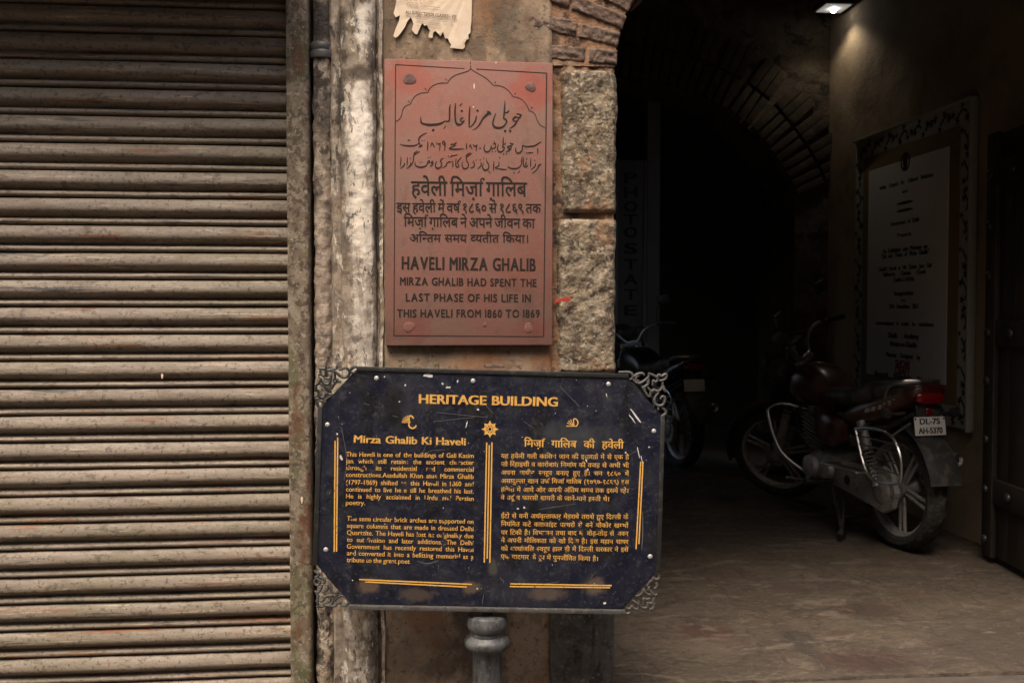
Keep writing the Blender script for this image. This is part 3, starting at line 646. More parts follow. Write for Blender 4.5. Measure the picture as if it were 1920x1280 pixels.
for (x, y, r, m_) in ((768, 149, 11.5, 'plug'), (995, 164, 9.5, 'plug'), (767, 613, 10.5, 'plug_red'), (991, 615, 9, 'plug_red'), (909, 609, 4, 'plug')):
    c = PP(x, y); rr = r * mpp
    def f(i, k): return rr * (.10 * math.sin(k * 2 * math.pi / 20 * 2 + x) + .07 * math.sin(k * 2 * math.pi / 20 * 3 + x * 2))
    B().lathe([(rr, .0), (rr * .95, -.0006), (rr * .75, -.0011), (rr * .3, -.0014), (.0002, -.0015)], c, 'y', 20, rfn=lambda i, k: f(i, k) * (i < 3)).obj('plug', M[m_], plq, PB)
for (x, y, wd, h) in ((889, 162, 3, 11), (887.5, 201, 2, 4), (930, 118, 3, 4)):
    b = B(); blobs(b, [(0, 0, 1)], lambda X_, Y_: PP(x + X_, y + Y_), NF, h * mpp, lift=.0009, n=9)
    for v in b.v[-9:]: v.x = PP(x, y).x + (v.x - PP(x, y).x) * wd / h
    b.obj('paint_drip', M['paper'], plq, PB, smooth=False)

# ================================================================== torn poster
TP = Py(815, 10, -.008); post = None
poly = [(742,-40),(743,4),(741,14),(738,26),(742,33),(750,29),(748,40),(741,56),(737.5,68),(741,71),(746,69),(752,61),(759,51),(764,40),(770,33),(772.5,37),(775,45),(772,56),(778,64),(782,65),(786,56),(789.5,48),(792,43),(796,49),(800,47),(803,53),(806,58),(803,69),(806,71),(811,71.5),(812,62),(816,58),(822,64),(826,68),(831,60),(834,72),(840,73),(843,80),(846,84),(843,90),(868,92.5),(872,88),(871,82),(875,75),(879,73),(878,66),(882,61),(882.5,52),(884,40),(885,20),(886,-40)]
pb = Py(815, 92, -.008)
post = empty('torn_poster', pb, 'torn cream paper bill pasted on the plaster above the red plaque', 'poster')
b = B(); b.prism(poly, lambda a, c, d: Py(a, c, -.0115 + d - .0022 * fr((a * .05, c * .05, 0), 3)), 0, .0006); b.obj('sheet', M['paper'], post, pb, smooth=False)
PPo = lambda x, y: Py(x, y, -.0150); b = B()
text_line(b, 'ALL SUBJECTS FOR CLASSES I - VIII', PPo(760, 26), PPo(855, 35), UP, NF, 5.6 * mpp, bold=.02); b.obj('printed_line', M['ink'], post, pb, smooth=False, fixn=False)
b = B()
for (l, r, t) in (((761,1),(812,3),1.3),((761,5.5),(792,7),1.5),((762,8.5),(826,15),1.6),((780,35.5),(850,43),1.7),((778,43),(827,48.5),1.5)):
    k = 14
    for j in range(k):
        if random.random() < .16: continue
        A = (l[0] + (r[0] - l[0]) * j / k, l[1] + (r[1] - l[1]) * j / k); E_ = (l[0] + (r[0] - l[0]) * (j + .82) / k, l[1] + (r[1] - l[1]) * (j + .82) / k)
        strokes(b, [[(*A, t), (*E_, t)]], PPo, NF, mpp)
b.obj('small_print', M['ink_faint'], post, pb, smooth=False, fixn=False)

# scrap of red paper on the jamb
rp = Py(1055, 561, -.034)
tag(B().prism([(1036,556),(1046,561),(1056,558),(1066,556),(1072,559),(1066,566),(1052,565),(1044,569),(1038,566),(1044,563)], lambda a, c, d: Py(a, c, -.036 + d + .004 * math.sin(a * .35)), 0, .0012).obj('paper_scrap', M['redpaper'], None, rp), 'small torn red paper scrap stuck to stone jamb right of the plaque', 'paper scrap')

# ================================================================== blue heritage sign on its post
SO = Vector((.1882, -.22, .7233)); a_, b_, t_ = -.0524, -.0415, .0311
Xv = Vector((math.cos(a_), math.sin(a_), 0)); N0 = Vector((math.sin(a_), -math.cos(a_), 0))
Z2 = UP * math.cos(b_) + N0 * math.sin(b_); N2 = (N0 * math.cos(b_) - UP * math.sin(b_)).normalized()
Xr = Xv * math.cos(t_) - Z2 * math.sin(t_); Zr = Xv * math.sin(t_) + Z2 * math.cos(t_)
SW, SHh, CH, CV = .4674, .3200, .0949, .1035
def S3(x, z, d=0.0): return SO + Xr * x + Zr * z + N2 * d        # d > 0 towards the viewer
sgn_base = Vector((S3(0, 0).x, -.20, 0))
sgn = empty('heritage_sign', sgn_base, 'dark blue heritage notice board with gold writing and scrolled corners on an iron post', 'sign')
SP = lambda x, y: Pp(x, y, SO, N2); mps = (SP(900, 900) - SP(901, 900)).length
RT = Matrix((Xr, -N2, Zr)).transposed()
# panel: its own origin so the stains of its enamel sit where they are
oct_ = [(-SW + CH, SHh), (SW - CH, SHh), (SW, SHh - CV), (SW, -SHh + CV), (SW - CH, -SHh), (-SW + CH, -SHh), (-SW, -SHh + CV), (-SW, SHh - CV)]
me = bpy.data.meshes.new('panel'); bm = bmesh.new()
fv = [bm.verts.new((x, 0, z)) for x, z in oct_]; bk = [bm.verts.new((x, .006, z)) for x, z in oct_]
bm.faces.new(fv); bm.faces.new(bk[::-1])
for i in range(8): bm.faces.new((fv[i], bk[i], bk[(i + 1) % 8], fv[(i + 1) % 8]))
bmesh.ops.recalc_face_normals(bm, faces=bm.faces[:]); bm.to_mesh(me); bm.free(); me.materials.append(M['navy'])
po = bpy.data.objects.new('panel', me); C.objects.link(po); po.parent = sgn
po.matrix_local = Matrix.Translation(SO - sgn_base) @ RT.to_4x4()
def bar(b, p0, p1, wd, dp, bev=.0015, d=.004):
    """flat bar in the sign's plane between local points"""
    A, E_ = Vector(p0), Vector(p1); t = E_ - A; ln = t.length; ang = math.atan2(t.y, t.x); mid = (A + E_) / 2
    m = RT @ Matrix.Rotation(-ang, 3, 'Y')
    b.box(S3(mid.x, mid.y, d - dp / 2), (ln, dp, wd), m, bev); return b
FW = .0125
b = B()
bar(b, (-SW + CH - .004, SHh + .0035), (SW - CH + .003, SHh + .0045), FW, .02)
bar(b, (-SW + CH, SHh - .0065), (-.02, SHh - .0062), .0014, .003, 0, .001); bar(b, (.05, SHh - .006), (SW - CH - .04, SHh - .0055), .0014, .003, 0, .001)
b.obj('frame_bar', M['iron'], sgn, sgn_base)
b = B(); bar(b, (-SW - .0055, -SHh + CV), (-SW - .0055, SHh - CV), .0135, .02); b.obj('frame_bar', M['iron'], sgn, sgn_base)
b = B(); bar(b, (SW + .0065, -SHh + CV), (SW + .0065, SHh - CV), .0125, .02); b.obj('frame_bar', M['iron'], sgn, sgn_base)
b = B(); bar(b, (-SW + CH - .004, -SHh - .0085), (SW - CH + .012, -SHh - .0085), .0125, .024, .002, .010)
b.tube([S3(SW - CH + .008, -SHh - .008, .002), S3(SW - CH + .015, -SHh - .013, .002), S3(SW - CH + .022, -SHh - .011, .002), S3(SW - CH + .021, -SHh - .019, .002)], [.004, .004, .005, .003]); b.obj('frame_bar', M['iron_grey'], sgn, sgn_base)
b = B()
for (s0, s1) in ((0, 1),):
    bar(b, (-SW + .002, -SHh + CV - .003), (-SW + CH - .003, -SHh - .001), .004, .008, 0, -.007); bar(b, (SW - .002, -SHh + CV - .003), (SW - CH + .003, -SHh - .001), .004, .008, 0, -.007)
    bar(b, (-SW + .002, SHh - CV + .003), (-SW + CH - .003, SHh + .001), .004, .008, 0, -.007); bar(b, (SW - .002, SHh - CV + .003), (SW - CH + .003, SHh + .001), .004, .008, 0, -.007)
b.obj('corner_edging', M['iron'], sgn, sgn_base)
SCR = {
 (1160, 690): [[(0,95),(230,95),(310,130),(345,200),(310,260),(270,270)],[(365,210),(420,160),(500,130),(590,130),(620,180)],[(350,260),(400,320),(480,360),(560,340),(650,280),(725,200),(725,120)],[(500,310),(440,300),(420,250),(450,190),(500,190)],[(725,120),(820,160),(920,210),(965,160),(1040,190),(1110,150),(1150,150),(1150,220),(1090,280),(980,300)],[(940,210),(930,300),(880,330),(835,300),(820,420)],[(710,200),(720,340),(680,410),(570,470)],[(700,450),(760,530),(820,560),(840,525),(940,550),(1020,510),(1060,420),(1060,300)],[(1080,420),(1100,520),(1140,570)],[(970,580),(890,680),(860,780),(900,870),(980,900),(1060,880),(1110,800),(1110,700),(1050,680),(1010,740)],[(950,900),(960,1010)],[(1050,950),(1130,1020),(1140,1080),(1080,1130),(1030,1150)],[(770,560),(760,690)],[(600,470),(680,640),(760,690)]],
 (580, 680): [[(1180,190),(1150,120),(1080,95),(1010,140),(970,210),(1060,250)],[(700,170),(780,150),(860,120),(930,160),(960,240),(920,320),(850,350),(760,330),(680,270),(600,210),(500,180),(420,180)],[(640,70),(650,130),(560,150),(430,180),(390,120),(400,70)],[(210,130),(330,140),(400,120)],[(260,140),(270,270),(370,290),(390,180)],[(200,280),(260,280)],[(420,340),(400,260)],[(370,370),(500,370),(520,290)],[(260,370),(310,460),(400,510),(480,480),(520,380)],[(250,400),(230,480),(160,540)],[(230,480),(330,540),(430,660),(460,740)],[(600,200),(610,340),(580,440),(640,450),(560,560),(540,640)],[(640,380),(700,450),(760,450)],[(200,640),(220,760),(280,830),(360,810),(400,730),(450,740)],[(265,905),(200,930),(190,1010),(240,1075),(310,1050),(345,985),(310,920),(265,905)],[(130,880),(190,860),(260,900)],[(450,740),(540,775),(470,830),(370,905)],[(160,520),(150,640),(200,680)]],
 (580, 1050): [[(120,240),(160,290),(220,320),(190,390),(120,410)],[(110,500),(170,440),(250,500),(220,590),(140,580),(110,500)],[(220,410),(300,420),(360,480),(350,540),(260,520)],[(300,590),(270,690),(210,770),(120,750)],[(290,780),(380,740),(440,680),(460,580),(500,660),(540,740),(600,770),(690,760),(640,860),(600,920)],[(280,860),(370,880),(450,850),(520,850),(580,850)],[(240,960),(290,980),(350,940),(340,870)],[(380,1060),(440,1090),(520,1050),(560,980),(560,850)],[(600,990),(660,900),(760,850),(870,890),(940,980),(900,1060),(820,1090),(760,1060),(740,1000),(670,1050)],[(960,1010),(1010,1100),(1080,1130),(1130,1070)],[(150,990),(210,970)],[(170,1130),(210,1090),(260,1110),(330,1110),(340,1050)],[(680,640),(750,720),(760,820)],[(160,760),(200,900),(190,1000),(210,1090)],[(330,1080),(600,1100),(640,1030)]],
 (1150, 1060): [[(1100,220),(1100,290),(1050,330),(980,310),(960,280),(940,340),(860,410),(810,500)],[(1040,400),(1050,470),(1030,540),(970,540)],[(880,500),(850,560),(870,620)],[(530,730),(620,720),(700,650),(735,560),(770,640),(830,690),(910,690)],[(890,580),(940,660),(990,710),(1060,690)],[(450,830),(530,880),(610,940),(610,840)],[(720,950),(740,870),(730,800),(800,810),(890,800)],[(640,950),(680,1000),(750,1020),(820,1000),(830,900),(880,910),(950,890),(960,820)],[(310,1000),(370,1040),(430,1000),(440,970),(490,1020),(550,1050),(600,1030)],[(870,1060),(940,1040),(960,980)],[(980,900),(1020,930)],[(1060,690),(980,800),(960,900),(980,1040)],[(610,900),(600,1030)]]}
for (ox, oy), ss in SCR.items():
    b = B()
    for k, st in enumerate(ss):
        pts = [SP(ox + p[0] / 12.8, oy + p[1] / 12.8) - N2 * (.004 + .0004 * (k % 4)) for p in spline(st, 4)]
        n = len(pts); b.tube(pts, [.0030 + .0013 * math.sin(math.pi * i / max(1, n - 1)) for i in range(n)], seg=8, up=N2)
    b.obj('corner_scroll', M['iron'] if oy < 1000 and ox < 900 else M['iron_grey'], sgn, sgn_base)
for (x, y) in ((706,709),(887,714),(1141,720),(1226,808),(614,796),(611,1030),(1219,1043)):
    b = B(); rr = 4.6 * mps; b.lathe([(rr, .0), (rr * .95, .001), (rr * .7, .0022), (rr * .3, .0028), (.0001, .003)], (0, 0, 0), 'z', 16)
    c = SP(x, y); b.v = [c + Xr * v.x + Zr * v.y + N2 * v.z for v in b.v]; b.obj('rivet', M['rivet'], sgn, sgn_base)
# writing
def sg(b, s, l, r, h, **k): return text_line(b, s, SP(*l), SP(*r), Zr, N2, h * mps, **k)
b = B()
def head(s, l, r, h, bold):
    L, Rr = SP(*l), SP(*r); ws_ = [lat_word(q)[2] for q in s.split()]; kx = (Rr - L).length / (sum(ws_) + .42 * (len(ws_) - 1)) / (h * mps / CAPH)
    text_line(b, s, L, Rr, Zr, N2, h * mps, bold=bold, kx=kx)
head('HERITAGE BUILDING', (786, 755.8), (1045, 761.5), 16.5, .040); head('Mirza Ghalib Ki Haveli', (664, 829.4), (872.8, 834.6), 13.6, .034)
tag(b.obj('lettering', M['gold'], sgn, sgn_base, smooth=False, fixn=False), 'large gold English headings')
EN = [('This Haveli is one of the buildings of Gali Kasim', 855.3, 858.0), ('jan which still retains the ancient character', 868.0, 870.8), ('through its residential and commercial', 880.4, 883.8), ('constructions.Asadullah Khan alias Mirza Ghalib', 893.4, 897.3), ('(1797-1869) shifted to this Haveli in 1860 and', 907.6, 911.2), ('continued to live here till he breathed his last.', 920.8, 924.6), ('He is highly acclaimed in Urdu and Persian', 933.6, 938.3)]
EN2 = [('The semi circular brick arches are supported on', 975.5, 981.4), ('square columns that are made in dressed Delhi', 988.6, 995.1), ('Quartzite. The Haveli has lost its originality due', 1001.7, 1008.3), ('to subdivision and later additions. The Delhi', 1014.8, 1021.4), ('Government has recently restored this Haveli', 1027.5, 1034), ('and converted it into a befitting memorial as a', 1040, 1047.4)]
b = B()
for s, l, r in EN: sg(b, s, (649, l), (888, r), 8.6, bold=.014, kx=.94)
for s, l, r in EN2: sg(b, s, (650.5, l), (887.6, r), 8.6, bold=.014, kx=.94)
sg(b, 'poetry.', (648.5, 945.8), (684.5, 946.5), 8.6, bold=.014, kx=.94); sg(b, 'tribute to the great poet', (650.2, 1052.8), (768.2, 1056), 8.6, bold=.014, kx=.94)
tag(b.obj('lettering', M['gold_text'], sgn, sgn_base, smooth=False, fixn=False), 'small gold English text, partly rubbed off')
HI = [('यह हवेली गली कासिम जान की इमारतों में से एक है', 858.4, 860.6), ('जो रिहाइशी व कारोबारी निर्माण की वजह से अभी भी', 873.6, 876.3), ('अपना प्राचीन स्वरूप बनाए हुए है। सन १८६० में', 889.4, 891.5), ('असादुल्ला खान उर्फ मिर्जा गालिब (१७९७-१८६९) इस', 905, 907), ('हवेली में आये और अपनी अंतिम समय तक इसमें रहे।', 921.2, 923.4)]
HI2 = [('ईटों से बनी अर्धवृत्ताकार मेहराबे तराशे हुए दिल्ली के', 970.4, 972.8), ('नियमित कटे क्वार्जाइट पत्थरों से बने चौकोर खम्भों', 985.6, 988.8), ('पर टिकी है। विभाजन तथा बाद में जोड़-तोड़ से भवन', 1001.5, 1003.7), ('ने अपनी मौलिकता को खो दिया है। इस महान शायर', 1016.2, 1019), ('को श्रद्धांजलि स्वरूप हाल ही में दिल्ली सरकार ने इसे', 1031.7, 1033.6)]
b = B(); sg(b, 'मिर्ज़ा गालिब की हवेली', (982.5, 837), (1169, 840.6), 12.6, dev=True, bold=.022)
tag(b.obj('lettering', M['gold'], sgn, sgn_base, smooth=False, fixn=False), 'large gold Hindi heading')
b = B()
for s, l, r in HI: sg(b, s, (939.4, l), (1179, r), 7.7, dev=True, bold=.010)
for s, l, r in HI2: sg(b, s, (939.4, l), (1178, r), 7.7, dev=True, bold=.010)
sg(b, 'वे उर्दू व फारसी शायरी के जाने-माने हस्ती थे।', (939, 936), (1142.8, 939), 7.7, dev=True, bold=.010); sg(b, 'एक यादगार के रूप में पुनर्जीवित किया है।', (939, 1046.4), (1122, 1051), 7.7, dev=True, bold=.010)
tag(b.obj('lettering', M['gold_text'], sgn, sgn_base, smooth=False, fixn=False), 'small gold Hindi text, partly rubbed off')
b = B()
RU = [((628.4,825.6),(626.7,1033.4)),((633.3,820),(631,1033.4)),((912.6,829),(908,1054)),((917.4,834),(913.4,1046.5)),((922.5,829),(918.4,1054.2)),((1201.3,865),(1192.4,1029)),((1205.6,865),(1197.9,1019)),((673.7,1085.5),(884.8,1094.7)),((684.7,1089.9),(875,1099.5)),((956.9,1093.6),(1147,1096.9)),((955.8,1098.6),(1143.9,1100.8))]
strokes(b, [[(*p, 2.5), (*q, 2.5)] for p, q in RU], SP, N2, mps); b.obj('gold_rule', M['gold'], sgn, sgn_base, smooth=False, fixn=False)
b = B(); e8 = lambda x, y: SP(740 + x / 9.6, 770 + y / 9.6); cs = (1715, 327)
for k in range(8):
    q = math.pi / 4 * k + math.pi / 2; dx, dy = math.cos(q), -math.sin(q); L_ = 158 if k % 2 == 0 else 150; nx, ny = -dy, dx
    P_ = [(48, 0), (72, 34), (95, 36), (118, 16), (L_, 0), (118, -16), (95, -36), (72, -34)]
    b.add([e8(cs[0] + dx * a + nx * c, cs[1] + dy * a + ny * c) + N2 * .0008 for a, c in P_], [tuple(range(8))])
strokes(b, [[(cs[0] + 38 * math.cos(k * math.pi / 8), cs[1] + 38 * math.sin(k * math.pi / 8), 20) for k in range(17)]], e8, N2, mps / 9.6, lift=.0011)
b.obj('star_emblem', M['gold'], sgn, sgn_base, smooth=False, fixn=False)
b = B()
strokes(b, [[(235,185,8),(130,188,14)],[(235,180,8),(142,150,16)],[(238,175,8),(165,117,16)],[(242,172,8),(195,97,16)],[(248,170,8),(228,84,16)],[(128,208,14),(288,205,14)],[(260,82,22),(260,200,22)],[(258,88,22),(298,92,26),(325,112,26),(342,138,22)],[(257,212,26),(258,268,26),(290,304,28),(332,310,28),(370,290,26),(390,255,22)]], e8, N2, mps / 9.6)
b.obj('fan_emblem', M['gold'], sgn, sgn_base, smooth=False, fixn=False)
b = B(); e5 = lambda x, y: SP(900 + x / 5.333, 670 + y / 5.333)
strokes(b, [[(864,684,10),(972,686,10)],[(930,680,5),(872,652,9)],[(930,680,5),(886,632,9)],[(932,678,5),(905,618,9)],[(940,685,10),(936,617,11),(962,617,11),(980,648,11),(966,682,11),(940,685,9)]], e5, N2, mps / 5.333)
b.obj('fan_emblem', M['gold'], sgn, sgn_base, smooth=False, fixn=False)
# scuffs: chips of bare metal, long scratches
b = B(); rnd = random.Random(5)
def chip(px, py, wd, h, ang=0):
    n = 9; c = SP(px, py) + N2 * .0007; P_ = []
    for k in range(n):
        q = 2 * math.pi * k / n; r = 1 + rnd.uniform(-.35, .3); a, e = wd * .5 * math.cos(q) * r, h * .5 * math.sin(q) * r
        P_.append(c + (Xr * (a * math.cos(ang) - e * math.sin(ang)) + Zr * (a * math.sin(ang) + e * math.cos(ang))) * mps)
    b.add(P_, [tuple(range(n))])
for q in ((803,704,16,7),(840,726,10,4),(858,715,3,6),(830,719,4,4),(749,753,3,2.5),(721,706,3,3),(875,795,2.5,13,-.2),(896,767,5,4,-.6),(1191,778,30,3.6,-.9),(1185,784,20,2.4,-.9),(1137,740,2,8,.3),(1197,848,2,22,.25),(1203,860,1.5,16,.25),(1099,862,3,7,.2),(1102,880,3,5),(1133,1130,6,4,.2),(760,722,3,4),(640,858,4,12,.5),(983,951,4,4),(971,953,4,3),(1173,848,3,3),(1217,838,3,3),(895,1103,4,3),(661,1087,3,2.5),(632,813,4,4),(1236,975,4,5)): chip(*q)
for k in range(38): chip(rnd.uniform(612, 1228), rnd.uniform(712, 1125), rnd.uniform(.8, 2.2), rnd.uniform(.8, 2.2))
b.obj('paint_chip', M['chip'], sgn, sgn_base, smooth=False)
b = B()
sc_ = [[(790,852,.5),(812,844,.9),(835,843,.5)],[(815,838,1),(822,832,2),(830,830,.6)],[(640,800,.6),(650,860,1.2),(645,900,.5)],[(1050,725,.5),(1070,745,.8),(1086,762,.5)],[(820,773,.4),(880,779,.8),(915,782,.4)],[(812,790,.4),(850,786,.7),(890,782,.4)],[(782,1051,.6),(802,1056,2),(822,1050,1.4)],[(1010,955,.6),(1040,950,1.2),(1080,944,.6)],[(1205,958,1),(1205,1000,2),(1203,1030,1)]]
for k in range(26):
    x, y = rnd.uniform(620, 1220), rnd.uniform(715, 1120); q = rnd.uniform(0, math.pi); l = rnd.uniform(6, 34)
    sc_.append([(x, y, .3), (x + l * .5 * math.cos(q), y + l * .5 * math.sin(q) + rnd.uniform(-1, 1), .7), (x + l * math.cos(q), y + l * math.sin(q), .3)])
strokes(b, [[(p[0], p[1], p[2]) for p in s_] for s_ in sc_], SP, N2, mps, lift=.0004)
for v in b.v: pass
b.obj('scratch', M['scratch'], sgn, sgn_base, smooth=False, fixn=False)
# iron bracket that shows over the top bar
b = B(); c = Py(928, 687, -.20); b.box(c + Vector((0, .03, .0)), (.052, .08, .007), bev=.001).box(c + Vector((.0, .0, .004)), (.02, .02, .006), bev=.002); b.obj('bracket', M['rust'], sgn, sgn_base)
# post with two turned collars
pc = Py(913.5, 1190, -.205); zz = lambda py: Z(913.5, py, -.205); k = (Py(914.5, 1190, -.205) - pc).length; pcx = (pc.x, -.205, 0)
B().lathe([(.001, zz(1150)), (30*k, zz(1150)), (36*k, zz(1153)), (38*k, zz(1160)), (38.5*k, zz(1168)), (36*k, zz(1177)), (33*k, zz(1180)), (32.5*k, zz(1188)), (34*k, zz(1190)), (40*k, zz(1194)), (43*k, zz(1200)), (42*k, zz(1208)), (37*k, zz(1213)), (30*k, zz(1217)), (27.5*k, zz(1222)), (27.5*k, .12), (34*k, .11), (36*k, .06), (48*k, .05), (50*k, .0)], pcx, seg=40).obj('post', M['post'], sgn, sgn_base)
b = B().box(Vector((pc.x, -.208, zz(1100))), (.03, .012, .22)); b.obj('post_strap', M['iron_grey'], sgn, sgn_base)

# ================================================================== inside the passage
XW = 2.88; YC = 3.75
b = B().grid(60, 60, lambda u, v: Vector((XW + .012 * fr((u * 9, v * 9, 0), 3), .40 + (YC - .40) * u, 3.45 * v)))
b.add([(XW + .02, .4, 0), (XW + .02, YC, 0), (XW + .3, YC, 0), (XW + .3, .4, 0), (XW + .02, .4, 3.3), (XW + .02, YC, 3.3), (XW + .3, YC, 3.3), (XW + .3, .4, 3.3)], [(4, 5, 6, 7), (2, 3, 7, 6), (0, 4, 7, 3)])
tag(b.obj('passage_wall', M['inwall'], None, (XW, 1.9, 0)), 'dim brown plastered passage wall behind the red motorcycle', 'wall')
b = B().box((.42, 2.1, 1.65), (.14, 3.3, 3.3)); tag(b.obj('passage_wall', M['inwall'], None, (.42, 2.1, 0), smooth=False), 'plain passage side wall hidden behind the stone jamb', 'wall')
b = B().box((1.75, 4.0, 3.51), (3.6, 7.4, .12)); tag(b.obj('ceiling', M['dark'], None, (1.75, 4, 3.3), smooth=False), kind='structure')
# cross wall with the inner arch
apx = [(1150,150),(1200,154),(1262,167),(1320,190),(1367,215),(1405,245),(1432,276),(1458,312),(1477,345),(1486,365),(1490,386)]
half = [Py(x, y, YC) for x, y in apx]; xc = half[0].x
ar = [(xc * 2 - p.x, p.z) for p in half[::-1]] + [(p.x, p.z) for p in half[1:]]
xr = ar[-1][0]; xl = ar[0][0]
outl = [(xl, 0)] + ar + [(xr, 0)]
vs = []; fs = []
for d in (0, .45):
    for (x, z) in outl: vs += [Vector((x, YC + d, z))]
n = len(outl); top0 = len(vs)
for d in (0, .45):
    for (x, z) in outl: vs.append(Vector((x, YC + d, 3.45)))
for k in range(n - 1):
    fs += [(k, k + 1, top0 + k + 1, top0 + k), (n + k, top0 + n + k, top0 + n + k + 1, n + k + 1), (k, n + k, n + k + 1, k + 1)]
b = B().add(vs, fs)
b.box(((xr + XW) / 2 + .004, YC + .225, 1.725), (XW - xr + .008, .45, 3.45)).box(((xl + .3) / 2, YC + .225, 1.65), (max(.02, xl - .3), .45, 3.3))
# rough masonry showing where the plaster has come away
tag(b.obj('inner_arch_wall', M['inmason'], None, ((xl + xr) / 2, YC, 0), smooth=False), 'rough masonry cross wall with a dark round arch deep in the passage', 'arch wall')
b = B(); P_ = [Vector((x, 0, z)) for x, z in ar]; cum = [0]
for k in range(len(P_) - 1): cum.append(cum[-1] + (P_[k + 1] - P_[k]).length)
def at_len(l):
    k = max(i for i in range(len(cum) - 1) if cum[i] <= l + 1e-9); t = (P_[k + 1] - P_[k]); return P_[k] + t * ((l - cum[k]) / t.length), t.normalized()
for ring in range(2):
    l = .03
    while l < cum[-1] - .03:
        p, t = at_len(l); n = Vector((-t.z, 0, t.x)); c = p + n * (.125 + ring * .235); m = Matrix((t, Vector((0, 1, 0)), n)).transposed()
        b.box(Vector((c.x, YC - .012 - random.random() * .008, c.z)), (.05 + .012 * ring, .05, .215), m, .006); l += .066
b.obj('brick_ring', M['inbrick'], bpy.data.objects['inner_arch_wall'], ((xl + xr) / 2, YC, 0))
YB = 6.6
b = B().box((1.7, YB + .1, 1.72), (4.2, .2, 3.45)).box((-.15, 4.6, 1.72), (.2, .8, 3.45)).box((-.15, 6.4, 1.72), (.2, .4, 3.45)).box((-.15, 5.6, 2.7), (.2, 1.2, 1.5)).box((3.5, 5.4, 1.72), (.2, 2.4, 3.45))
tag(b.obj('back_wall', M['dark'], None, (1.7, YB, 0), smooth=False), 'dark wall at the far end of the passage beyond the arch', 'wall')

# vertical copy-shop sign and pale pilaster strip far inside
YS = 5.9
sp0 = Py(1183, 690, YS); ph = empty('vertical_sign', (sp0.x, YS, Z(1183, 690, YS)), 'tall narrow white sign lettered PHOTOSTATE downwards, deep in the dark passage', 'sign')
x0, x1 = X(1158, YS), X(1206, YS); zt_, zb_ = Z(1183, 300, YS), Z(1183, 640, YS)
B().box(((x0 + x1) / 2, YS + .015, (zt_ + zb_) / 2), (x1 - x0, .03, zt_ - zb_), bev=.004).obj('sign_face', M['photo_sign'], ph, ph.location)
B().box((x1 + .012, YS + .012, (zt_ + zb_) / 2), (.022, .05, zt_ - zb_), bev=.003).box((x0 - .010, YS + .012, (zt_ + zb_) / 2), (.016, .05, zt_ - zb_), bev=.003).obj('edge_strip', M['alum'], ph, ph.location)
b = B()
for ch, y in zip('PHOTOSTATE', (334, 361, 388, 412, 436, 466, 496, 524, 552, 582)):
    text_line(b, ch, Py(1171, y + 9, YS - .001), Py(1194, y + 9, YS - .001), UP, NF, 19 * (YS + 2.85) / F, bold=.03, lift=.002)
b.obj('lettering', M['board_ink'], ph, ph.location, smooth=False, fixn=False)
b = B().box((X(1225, YS), YS + .06, 1.6), (.12, .1, 3.2), bev=.004); tag(b.obj('wall_pilaster', M['alum'], None, (X(1225, YS), YS, 0)), 'pale grey flat pilaster beside the vertical white sign', 'pilaster')

# ceiling lamp, lit
lp = Px(1563, 16, 2.75); lm = empty('ceiling_lamp', lp, 'small lit square lamp under the passage ceiling beside the wall', 'lamp')
B().box(lp + Vector((0, 0, .02)), (.20, .20, .035), bev=.004).box(lp + Vector((0, 0, .5 * (3.45 - lp.z) + .02)), (.03, .03, max(.02, 3.45 - lp.z - .03))).obj('housing', M['iron'], lm, lp)
me_, nt_, bs = newmat('lamp_glow'); bs.inputs['Emission Color'].default_value = (1, .97, .88, 1); bs.inputs['Emission Strength'].default_value = .12; bs.inputs['Base Color'].default_value = (.8, .8, .78, 1)
B().box(lp + Vector((0, 0, -.001)), (.17, .17, .006), bev=.001).obj('diffuser', me_, lm, lp)
me2, nt_, bs = newmat('lamp_bulb'); bs.inputs['Emission Color'].default_value = (1, .98, .95, 1); bs.inputs['Emission Strength'].default_value = 14
B().lathe([(.001, -.030), (.012, -.028), (.019, -.018), (.02, -.008), (.016, -.004)], lp, 'z', 16).obj('bulb', me2, lm, lp)
ll = bpy.data.lights.new('lamp_light', 'SPOT'); ll.energy = 2.7; ll.color = (1, .88, .70); ll.spot_size = R_(128); ll.spot_blend = .6; ll.shadow_soft_size = .04
lo = bpy.data.objects.new('lamp_light', ll); C.objects.link(lo); lo.parent = lm; lo.location = (0, 0, -.05)

# notice board on the passage wall
XB = XW - .035; NB = Vector((-1, 0, 0)); BP = lambda x, y: Px(x, y, XB)
y0_, y1_ = 1.90, 3.25; zb, zt2 = .59, 2.31
bb = Vector((XB, (y0_ + y1_) / 2, zb)); nb = empty('notice_board', bb, 'tall white printed museum notice in a flower bordered frame on the passage wall', 'notice board')
def bplate(name, ya, yb, za, zb_, d, mat): return B().box((XB + .03 - d / 2 - .0, (ya + yb) / 2, (za + zb_) / 2), (d, yb - ya, zb_ - za), bev=.003).obj(name, mat, nb, bb)
bplate('border', y0_, y1_, zb, zt2, .030, M['board_edge'])
B().box((XB - .004, y0_ - .006, (zb + zt2) / 2), (.04, .014, zt2 - zb + .02), bev=.002).box((XB - .004, (y0_ + y1_) / 2, zt2 + .006), (.04, y1_ - y0_, .012), bev=.002).obj('frame_edge', M['board_edge'], nb, bb)
m_ = .115
bplate('ochre_mount', y0_ + m_, y1_ - m_, zb + m_, zt2 - m_, .034, M['board_gold'])
m2 = .20
yl, yr_, zl, zh = y0_ + m2 + .015, y1_ - m2, zb + m2 + .02, zt2 - m2 - .01
bplate('printed_sheet', yl, yr_, zl, zh, .038, M['board_white'])
XT = XB + .030 - .038 - .0008
b = B(); ms = .0042
